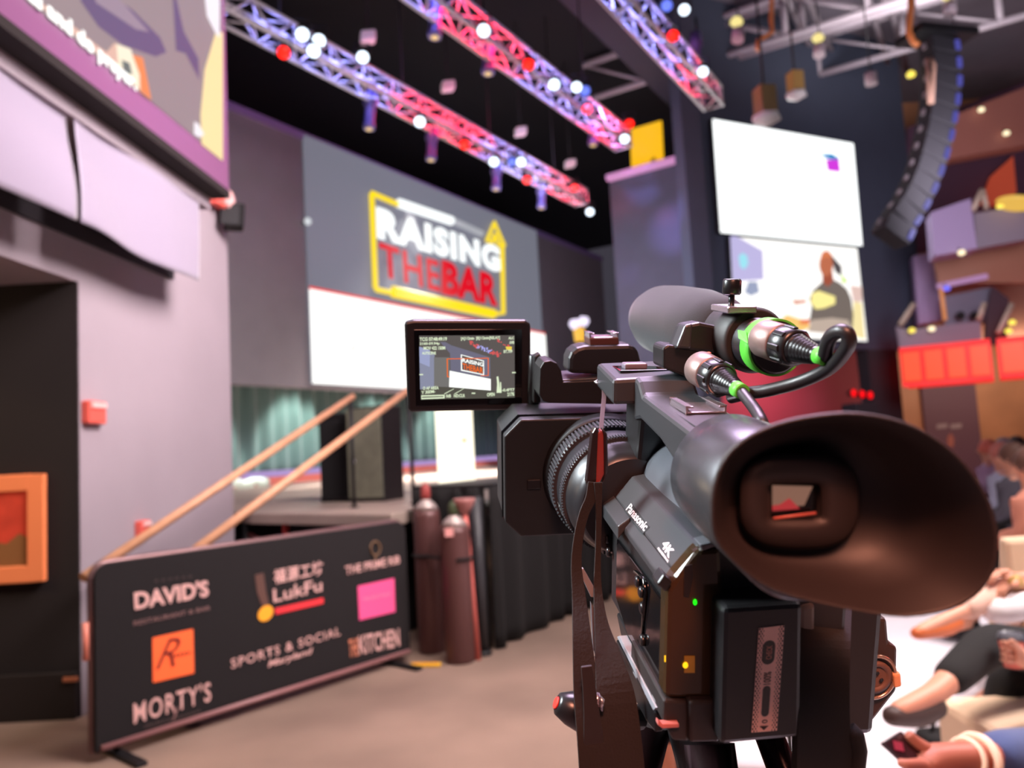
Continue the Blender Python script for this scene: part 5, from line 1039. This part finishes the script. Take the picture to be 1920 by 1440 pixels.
ribbon([(1122, 905, 414, 16), (1123, 960, 412, 11), (1122, 1030, 408, 11), (1121, 1100, 400, 15), (1128, 1170, 385, 26), (1142, 1240, 368, 52), (1156, 1320, 355, 76), (1166, 1470, 345, 92)], 'webbing', webb, '', parent=ST)
ribbon([(1100, 1250, 352, 20), (1110, 1340, 350, 30), (1118, 1470, 348, 50)], 'strap_loop', mat('strap_dark', (28, 18, 18), 0.6), '', parent=ST)
pr([(1086, 1072), (1094, 1066), (1120, 1112), (1119, 1122), (1108, 1120)], 402, 3).build('name_tab', mat('grey_tab', (120, 118, 122), 0.4), ST, bevel=0.0005)
pr([(1108, 1130), (1120, 1150), (1122, 1210), (1124, 1248), (1112, 1218)], 398, 3).build('grey_flap', mat('grey_flap', (96, 94, 100), 0.4), ST, bevel=0.0005)
pr([(1108, 1228), (1118, 1236), (1129, 1292), (1112, 1268)], 396, 3).build('pale_flap', mat('pale_flap', (205, 212, 222), 0.4), ST, bevel=0.0005)
K().tube([ly(1122, 1302, 352), ly(1130, 1312, 350), ly(1128, 1330, 350), ly(1120, 1322, 352)], 1.2, 8, True).build('strap_ring', steel, ST)
HS = thing('hand_strap', 'black padded hand strap on the right side of the camcorder', 'strap', L(200, 330, -250))
ribbon([(1552, 1135, 345, 92), (1548, 1200, 325, 96), (1545, 1280, 315, 98), (1545, 1360, 312, 100), (1548, 1475, 312, 108)], 'strap_pad', mat('strap_black', (12, 11, 12), 0.85, bump=0.4, scale=900), '', th=6, parent=HS)
K().tube([ly(1590, 1368, 318), ly(1603, 1380, 316), ly(1608, 1405, 316), ly(1604, 1440, 316), ly(1600, 1475, 316)], 4.5, 10).build('strap_edge', MATS['strap_black'], HS)

# ------------------------------------------------------------------ tripod
TP = thing('camera_tripod', 'black tripod with pan handle carrying the camcorder', 'tripod', V((L(150, 395, -240).x, L(150, 395, -240).y, 0)))
K().box((125, 370, -228), (185, 450, -214)).build('camera_plate', M_blackmetal, TP, bevel=0.003)
hc = L(150, 412, -226)
MB().lathe(hc - V((0, 0, 0.035)), (0, 0, 1), [(0, 0.018), (0.008, 0.022), (0.028, 0.022), (0.035, 0.018)], 24).build('fluid_head', M_blackmetal, TP)
MB().lathe(V((hc.x, hc.y, hc.z - 0.07)), (0, 0, 1), [(0, 0.014), (0.02, 0.018), (0.035, 0.02)], 20).build('bowl', M_blackmetal, TP)
top = V((hc.x, hc.y, hc.z - 0.045))
lm = mat('leg_red_sheen', (44, 26, 28), 0.25, metal=0.5)
sh_ = L(186, 392, -262); MB().tube([top, sh_], 0.009, 10).build('leg_shoulder', M_blackmetal, TP)
qv = atY(1456, 1415, sh_.y + 0.004) - sh_; a3 = math.atan2(qv.y, qv.x); rr3 = min(0.6, math.hypot(qv.x, qv.y) / max(1e-3, -qv.z) * (sh_.z - 0.02))
for k, (a, rr_) in enumerate(((a3 + 2.1, 0.5), (a3 - 2.1, 0.5), (a3, rr3))):
    bs_ = sh_ if k == 2 else top
    ft = V((bs_.x + rr_ * math.cos(a), bs_.y + rr_ * math.sin(a), 0.02)); m_ = bs_.lerp(ft, 0.5)
    tp_ = sh_ if k == 2 else top + V((0.03 * math.cos(a), 0.03 * math.sin(a), 0))
    lg_ = MB().tube([tp_, m_], 0.0085 if k == 2 else 0.014, 12).tube([m_, ft], 0.008, 12).build('leg', lm, TP)
    MB().lathe(m_, (ft - top).normalized(), [(-0.02, 0.02), (0.02, 0.02)], 12).build('leg_lock', M_blackmetal, lg_); MB().lathe(ft - V((0, 0, 0.02)), (0, 0, 1), [(0, 0.02), (0.03, 0.014)], 12).build('rubber_foot', M_rubber, lg_)
kp = [ly(1200, 1345, 400), ly(1120, 1345, 390), ly(1085, 1335, 385)]
K().tube(kp, 7, 14).build('pan_arm', M_blackmetal, TP)
K().lathe(ly(1044, 1318, 380), (ly(1100, 1338, 380) - ly(1044, 1318, 380)), [(0, 4), (1, 6), (8, 9), (18, 11), (26, 10), (30, 7)], 28).build('pan_knob', PS, TP)
K().lathe(ly(1043.5, 1318, 380), (ly(1044, 1318, 380) - ly(1100, 1338, 380)), [(0, 3.5), (.8, 3)], 16).build('knob_cap', mat('red_cap2', (190, 50, 40), 0.4), TP)

lpz = atY(1087, 640, 11.0)
T = thing('stand_lamp', 'small twin headed white lamp with amber body above the accessory shoe', 'lamp', V((lpz.x, lpz.y, 0)))
MB().tube([V((lpz.x, lpz.y, 0.0)), lpz], 0.03, 8).build('stand', M_blackmetal, T)
MB().lathe(lpz, (0, 0, 1), [(0, 0.07), (0.16, 0.085), (0.2, 0.06)], 16).build('amber_body', glow('amber_body', (250, 190, 70), 1.1), T)
for q in (-0.05, 0.06): MB().lathe(lpz + V((q, 0, 0.2 + q * .3)), (q * 3, -0.2, 1), [(0, 0.05), (0.08, 0.085), (0.14, 0.05)], 14).build('lamp_head', glow('lilac_white', (240, 228, 255), 1.3), T)

# ================================================================== PEOPLE
def skinmesh(name, nodes, edges, m, parent, root=0, sub=2):
    me = bpy.data.meshes.new(name); iv = WM(parent).inverted(); ks = list(nodes); idx = {k: i for i, k in enumerate(ks)}
    me.from_pydata([iv @ V(nodes[k][0]) for k in ks], [(idx[a], idx[b]) for a, b in edges], [])
    o = bpy.data.objects.new(name, me); C.objects.link(o); o.parent = parent; me.materials.append(m)
    md = o.modifiers.new('skin', 'SKIN'); md.use_smooth_shade = True
    sv_ = me.skin_vertices[0].data
    for k in ks:
        r = nodes[k][1]; sv_[idx[k]].radius = (r, r) if not isinstance(r, tuple) else r
    sv_[root].use_root = True
    s_ = o.modifiers.new('sub', 'SUBSURF'); s_.levels = sub; s_.render_levels = sub
    return o
def person(label, hip, ang, skin, topm, trm, hairm, shoem, over=None, hair='short', cuff=0.93, sleeve=1.0, group=None):
    hip = V(hip); f = V((math.cos(ang), math.sin(ang), 0)); r = V((math.sin(ang), -math.cos(ang), 0)); u = V((0, 0, 1))
    P = lambda a, b, c: hip + f * a + r * b + u * c
    J = dict(pelvis=P(0, 0, 0), belly=P(-.02, 0, .18), chest=P(-.02, 0, .36), nb=P(-.02, 0, .49), neck=P(.0, 0, .56), jaw=P(.03, 0, .625), skull=P(.015, 0, .70), crown=P(.01, 0, .765), nose=P(.125, 0, .66))
    for s, n in ((1, 'r'), (-1, 'l')):
        J.update({'sh' + n: P(-.02, .17 * s, .47), 'el' + n: P(.06, .23 * s, .22), 'wr' + n: P(.28, .12 * s, .16), 'hp' + n: P(0, .095 * s, -.01), 'kn' + n: P(.44, .11 * s, .02), 'an' + n: P(.44, .11 * s, -.40), 'to' + n: P(.60, .13 * s, -.46)})
    for k, v in (over or {}).items(): J[k] = V(v)
    T = thing('person', label, 'person', (hip.x, hip.y, 0), group)
    Rd_ = dict(pelvis=.13, belly=.12, chest=.14, nb=.085, neck=.058, jaw=.066, skull=.088, crown=.055, nose=.012, sh=.06, el=.042, wr=.027, hp=.085, kn=.06, an=.038, to=.03)
    nd = {k: (v, Rd_.get(k, Rd_.get(k[:2], .03))) for k, v in J.items()}
    ed = [('pelvis', 'belly'), ('belly', 'chest'), ('chest', 'nb'), ('nb', 'neck'), ('neck', 'jaw'), ('jaw', 'skull'), ('skull', 'crown'), ('skull', 'nose')]
    for n in 'rl':
        ed += [('nb', 'sh' + n), ('sh' + n, 'el' + n), ('el' + n, 'wr' + n), ('pelvis', 'hp' + n), ('hp' + n, 'kn' + n), ('kn' + n, 'an' + n), ('an' + n, 'to' + n)]
        wv = (J['wr' + n] - J['el' + n]).normalized(); sd_ = wv.cross(u).normalized() * (1 if n == 'r' else -1); cu_ = V((0, 0, -1))
        pk = J.get('palm' + n) or J['wr' + n] + wv * .07
        nd['palm' + n] = (pk, .024); ed.append(('wr' + n, 'palm' + n))
        for i in range(4):
            o_ = sd_ * (.026 - .0175 * i); ln = (.038, .043, .04, .03)[i]
            a_ = J.get('f%d%s1' % (i, n)) or pk + o_ + wv * .035; b_ = J.get('f%d%s2' % (i, n)) or a_ + wv * ln + cu_ * .014; c_ = J.get('f%d%s3' % (i, n)) or b_ + wv * ln * .5 + cu_ * .028
            nd['q%d%s1' % (i, n)] = (a_, .0095); nd['q%d%s2' % (i, n)] = (b_, .0088); nd['q%d%s3' % (i, n)] = (c_, .0078)
            ed += [('palm' + n, 'q%d%s1' % (i, n)), ('q%d%s1' % (i, n), 'q%d%s2' % (i, n)), ('q%d%s2' % (i, n), 'q%d%s3' % (i, n))]
        a_ = J.get('th' + n + '1') or pk - wv * .03 + sd_ * .035 + cu_ * .008; b_ = J.get('th' + n + '2') or a_ + wv * .035 + sd_ * .012 + cu_ * .01; c_ = J.get('th' + n + '3') or b_ + wv * .028
        nd['t' + n + '1'] = (a_, .012); nd['t' + n + '2'] = (b_, .0105); nd['t' + n + '3'] = (c_, .0095); ed += [('palm' + n, 't' + n + '1'), ('t' + n + '1', 't' + n + '2'), ('t' + n + '2', 't' + n + '3')]
    nd = {k: v for k, v in nd.items() if any(k in e for e in ed)}
    skinmesh('body', nd, ed, skin, T)
    g = .02; tn = {k: (J[k], (Rd_.get(k, Rd_.get(k[:2])) + g) * 1.15) for k in ('pelvis', 'belly', 'chest', 'nb')}; te = [('pelvis', 'belly'), ('belly', 'chest'), ('chest', 'nb')]
    for n in 'rl':
        wr = J['el' + n].lerp(J['wr' + n], sleeve - 0.06) if sleeve > .2 else None
        tn['sh' + n] = (J['sh' + n], .07 + g); tn['el' + n] = (J['el' + n] if wr else J['sh' + n].lerp(J['el' + n], .6), .044 + g); te += [('nb', 'sh' + n), ('sh' + n, 'el' + n)]
        if wr: tn['wr' + n] = (wr, .034 + g * .6); te.append(('el' + n, 'wr' + n))
    skinmesh('top', tn, te, topm, T)
    qn = {'pelvis': (J['pelvis'] - V((0, 0, .01)), .17)}; qe = []
    for n in 'rl':
        qn.update({'hp' + n: (J['hp' + n], .105), 'kn' + n: (J['kn' + n], .078), 'an' + n: (J['kn' + n].lerp(J['an' + n], cuff), .056)}); qe += [('pelvis', 'hp' + n), ('hp' + n, 'kn' + n), ('kn' + n, 'an' + n)]
    skinmesh('trousers', qn, qe, trm, T)
    for n in 'rl':
        fv = (J['to' + n] - J['an' + n]); fl = V((fv.x, fv.y, fv.z * .6)).normalized(); b0 = J['an' + n] + V((0, 0, -.035)) - fl * .03
        skinmesh('shoe', {'a': (b0, .040), 'b': (b0 + fl * .10 + V((0, 0, -.012)), .043), 'c': (J['to' + n] + fl * .03, .03)}, [('a', 'b'), ('b', 'c')], shoem, T)
    hc_ = J['skull']; hf = (J['nose'] - J['jaw']); hf.z = 0; hf.normalize()
    if hair != 'none':
        mb = MB(); mb.lathe(hc_ - hf * .018 + V((0, 0, -.02)), (-hf * .35 + u).normalized(), [(-.05 if hair == 'short' else -.16, .075), (-.02, .104), (.03, .108), (.08, .092), (.115, .06), (.13, .01)], 20)
        mb.build('hair', hairm, T)
    for s in (1, -1):
        sv2 = hf.cross(u) * .032 * s; MB().lathe(hc_ + hf * .083 + sv2 - V((0, 0, .012)), hf, [(0, .011), (.006, .009), (.008, .003)], 10).build('eye', mat('eye_dark', (40, 28, 26), 0.3), T)
        ev = hf.cross(u) * .092 * s; MB().obox(hc_ + ev - V((0, 0, .02)), (hf, u, hf.cross(u)), (.014, .028, .006)).build('ear', skin, T, bevel=.005)
    return T, J
stf = V((-0.75, 0.66, 0)); sang = math.atan2(0.66, -0.75)
black_cloth = mat('black_trousers', (24, 22, 22), 0.9); blue_cloth = mat('blue_sleeve', (58, 78, 122), 0.75, sheen=0.3); beige = mat('beige_trousers', (222, 178, 158), 0.8); tan_shoe = mat('orange_leather_shoe', (206, 104, 52), 0.45)
dkhair = mat('dark_hair', (46, 34, 32), 0.6); grhair = mat('grey_hair', (150, 138, 142), 0.7); brhair = mat('brown_hair', (96, 62, 48), 0.6)
def A(px, py, y): return atY(px, py, y)
hk = A(1425, 1100, 3.4)
person('person in black hidden behind the camcorder, only shins visible below it', V((hk.x, 3.4, 0.5)), PI * 0.95, M_skin, mat('black_top', (30, 28, 30), 0.8), black_cloth, dkhair, M_blackmetal, None, cuff=0.72)
# nearest: blue sleeve, phone in hand
hipA = A(2190, 1600, 1.75); hipA.z = 0.5
wrA = A(1812, 1418, 1.42); elA = A(2010, 1420, 1.55)
pal = A(1752, 1420, 1.42)
ovA = dict(wrr=wrA, elr=elA, palmr=pal, shr=A(2130, 1170, 1.62), knr=A(1905, 1640, 1.2), knl=A(1850, 1560, 1.62))
def fin(i, a, b, c): ovA['f%dr1' % i] = a; ovA['f%dr2' % i] = b; ovA['f%dr3' % i] = c
fin(0, A(1722, 1432, 1.39), A(1698, 1433, 1.37), A(1680, 1428, 1.38)); fin(1, A(1725, 1446, 1.39), A(1704, 1448, 1.37), A(1690, 1444, 1.38)); fin(2, A(1730, 1460, 1.39), A(1712, 1462, 1.37), A(1700, 1458, 1.38)); fin(3, A(1738, 1472, 1.40), A(1722, 1474, 1.38), A(1712, 1470, 1.39))
ovA['thr1'] = A(1738, 1404, 1.42); ovA['thr2'] = A(1716, 1390, 1.42); ovA['thr3'] = A(1700, 1374, 1.42)
person('seated person in blue sleeves holding a dark phone at the bottom right corner', hipA, PI * 0.93, M_skin2, blue_cloth, mat('navy_trousers', (50, 52, 70), 0.8), dkhair, M_blackmetal, ovA, sleeve=0.9)
PH = thing('phone', 'dark red tinted phone held in the hand at bottom right', 'phone', A(1700, 1400, 1.40))
pc_ = [A(1656, 1392, 1.385), A(1690, 1370, 1.43), A(1735, 1410, 1.42), A(1705, 1438, 1.385)]
nph = (pc_[1] - pc_[0]).cross(pc_[3] - pc_[0]).normalized()
if nph.dot(EYE - pc_[0]) < 0: nph = -nph
MB().ext(pc_, -nph * 0.009).build('phone_case', mat('phone_case', (46, 20, 22), 0.25), PH, bevel=0.002)
quad(MB(), [pc_[0].lerp(pc_[2], t).lerp(pc_[1] if s > 0 else pc_[3], .25) + nph * .0006 for t, s in ((.15, 1), (.45, 1), (.45, -1), (.15, -1))]).build('screen_glow', glow('phone_red', (190, 30, 60), 0.8), PH)
for i, (x, rr) in enumerate(((1812, .034), (1832, .039))):
    c = A(x, 1424, 1.43 + i * .01); ax = (elA - wrA).normalized()
    tag(MB().tube([c + (ax.cross(V((0, 0, 1))).normalized() * math.cos(a) + ax.cross(ax.cross(V((0, 0, 1)))).normalized() * math.sin(a)) * rr for a in [k * PI / 12 for k in range(24)]], .005 + .003 * i, 8, True).build('bracelet', mat('cream_bracelet', (250, 215, 180), 0.4)), ['thin', 'wide'][i] + ' cream bracelet on the wrist of the hand holding the phone', 'bracelet')
# black trousers, crossed leg, cup
hipB = V((A(2120, 1200, 3.0).x, 3.0, 0.53))
ovB = dict(knr=A(1855, 1205, 2.75), anr=A(1752, 1300, 2.52), tor=A(1672, 1338, 2.45), knl=A(1885, 1262, 2.95), anl=V((A(1840, 1300, 3.0).x, 3.0, 0.1)), tol=V((A(1760, 1300, 3.0).x, 2.95, 0.04)),
           wrr=A(1935, 1245, 2.55), elr=A(2060, 1210, 2.7), palmr=A(1912, 1228, 2.55))
for i, yy in enumerate((1208, 1219, 1230, 1240)):
    ovB['f%dr1' % i] = A(1902, yy, 2.56); ovB['f%dr2' % i] = A(1886, yy - 2, 2.52); ovB['f%dr3' % i] = A(1879, yy - 3, 2.58)
ovB['thr1'] = A(1908, 1214, 2.53); ovB['thr2'] = A(1900, 1206, 2.5); ovB['thr3'] = A(1892, 1200, 2.5)
person('seated person with crossed black trousers and dark sandals holding a lidded cup', hipB, PI * 0.93, M_skin, mat('light_blue_top', (110, 150, 205), 0.75), black_cloth, dkhair, mat('dark_sandal', (70, 52, 48), 0.6), ovB, cuff=0.86, sleeve=0.95)
cp = A(1897, 1215, 2.60); CU_ = thing('coffee_cup', 'takeaway cup with dark lid held above black trousers', 'cup', cp - V((0, 0, .05)))
MB().lathe(cp - V((0, 0, .06)), (0, 0, 1), [(0, .028), (.09, .038)], 28).build('cup_body', mat('paper_cup', (200, 96, 80), 0.6), CU_)
MB().lathe(cp + V((0, 0, .03)), (0, 0, 1), [(0, .041), (.006, .041), (.008, .037), (.018, .036), (.019, .030), (.015, .029)], 28).build('lid', mat('grey_lid', (82, 84, 92), 0.35), CU_)
# beige trousers, orange shoe
hipC = V((A(2060, 1000, 4.2).x, 4.3, 0.52))
ovC = dict(knr=A(1880, 1105, 3.95), anr=A(1792, 1152, 3.8), tor=A(1718, 1186, 3.72), knl=A(1900, 1090, 4.3), anl=V((A(1850, 1100, 4.2).x, 4.2, .1)), tol=V((A(1800, 1100, 4.15).x, 4.15, .04)), wrr=A(1930, 1098, 3.9), wrl=A(1905, 1085, 3.95), elr=A(2010, 1060, 3.95), palmr=A(1895, 1092, 3.86), palml=A(1878, 1072, 3.9))
person('seated person in beige trousers with orange slip on shoe, leg crossed', hipC, PI * 0.95, M_skin, mat('pink_top', (226, 170, 170), 0.75), beige, brhair, tan_shoe, ovC, cuff=0.9, sleeve=0.6)
tag(MB().tube([A(1905 + 22 * math.cos(a) * .5, 1092 + 10 * math.sin(a), 3.84 + .03 * math.sin(a)) for a in [k * PI / 8 for k in range(16)]], .008, 8, True).build('bracelet', mat('gold_bracelet', (222, 200, 110), 0.3, metal=0.5)), 'gold chunky bracelet on the wrist above the beige trousers', 'bracelet')
tag(MB().lathe(A(1895, 1140, 3.85), (1, .2, .1), [(-.14, .03), (-.08, .06), (.02, .07), (.16, .05)], 16).build('folded_cloth', mat('white_wrap', (236, 226, 226), 0.8)), 'white folded wrap on the lap of the person in beige', 'cloth')
# rows behind
def seated_far(px, Y, label, top, hair, skin=M_skin, hairs='short', dz=0.0, trm=black_cloth, ang=sang):
    h = V((A(px, 900, Y).x, Y, 0.5 + dz)); person(label, h, ang, skin, top, trm, hair, M_blackmetal, None, hair=hairs, group='audience rows at the right')
seated_far(1935, 5.2, 'seated person in dark clothes behind the beige trousered person', mat('salmon_top', (214, 140, 116), 0.75), brhair, dz=0.02)
seated_far(1902, 6.6, 'audience member with brown hair and charcoal top seen from behind', mat('charcoal_top', (72, 68, 78), 0.8), brhair, dz=0.02)
seated_far(1882, 7.6, 'audience member in pale blue top with rosy shoulder', mat('paleblue_top', (180, 184, 205), 0.8), mat('coral_hair', (205, 120, 104), 0.7), dz=0.0)
seated_far(1858, 9.2, 'audience member in lavender shirt, leftmost head at the far right', mat('lavender_top', (190, 160, 190), 0.8), mat('coral_cap', (228, 120, 96), 0.7), M_skin)
seated_far(1888, 9.6, 'grey haired audience member in the back row', mat('rose_top', (205, 150, 150), 0.8), grhair)
seated_far(1912, 10.2, 'audience member with dark hair at the far right edge, back row', mat('olive_top', (190, 180, 140), 0.8), dkhair)
# chairs
def chair(X, Y, ang, label, m):
    f = V((math.cos(ang), math.sin(ang), 0)); r = V((math.sin(ang), -math.cos(ang), 0)); u = V((0, 0, 1)); o = V((X, Y, 0))
    T = thing('cushioned_chair', label, 'chair', o, 'cream audience chairs')
    MB().obox(o + f * .2 + u * .36, (f, r, u), (.25, .24, .045)).build('seat', m, T, bevel=.02)
    MB().obox(o - f * .1 + u * .68, (f + u * .0, r, u - f * .12), (.03, .23, .22)).build('backrest', m, T, bevel=.02)
    for a, b in ((-.02, -.2), (-.02, .2), (.42, -.2), (.42, .2)): MB().tube([o + f * a + r * b, o + f * a + r * b + u * .33], .013, 8).build('leg', M_blackmetal, T)
cream = mat('cream_upholstery', (236, 206, 172), 0.75)
X_b = A(1885, 1350, 2.75).x
chair(hipB.x + .02, hipB.y, PI * .93, 'cream chair under the person with crossed black trousers', cream)
chair(hipA.x + .05, hipA.y, PI * .93, 'cream chair under the person in blue sleeves', cream)
chair(hk.x + .02, 3.4, PI * .95, 'cream chair mostly hidden behind the camcorder', cream)
chair(hipC.x, hipC.y, PI * .95, 'cream chair under the person in beige trousers', cream)
bb = A(1895, 1380, 2.68)
T = thing('upholstered_stool', 'cream upholstered block seat below the crossed black trousers', 'stool', V((A(1965, 1380, 2.68).x, 2.68, 0)))
xa = A(1872, 1330, 2.55).x
MB().box((xa, 2.5, 0.06), (xa + 0.5, 2.95, 0.50)).build('seat_block', cream, T, bevel=.03)
for a in (.05, .45):
    for b in (2.55, 2.9): MB().tube([(xa + a, b, 0), (xa + a, b, .07)], .015, 8).build('leg', M_blackmetal, T)
tag(MB().box((A(1878, 1050, 4.75).x, 4.7, 0.0), (A(1878, 1050, 4.75).x + .5, 4.8, A(1890, 1010, 4.7).z)).build('cream_screen', cream, bevel=.03), 'cream padded seat back behind the person in beige trousers', 'seat back')
hb = A(1745, 1280, 3.3); T = thing('handbag', 'small dark handbag on the pale floor behind the crossed leg', 'bag', V((hb.x, 3.3, .01)))
MB().box((hb.x - .06, 3.22, .01), (hb.x + .2, 3.38, .24)).build('bag_body', M_black, T, bevel=.03)
MB().tube([(hb.x - .02, 3.3, .23), (hb.x + .02, 3.3, .34), (hb.x + .14, 3.3, .34), (hb.x + .17, 3.3, .23)], .008, 8).build('bag_handle', M_black, T)
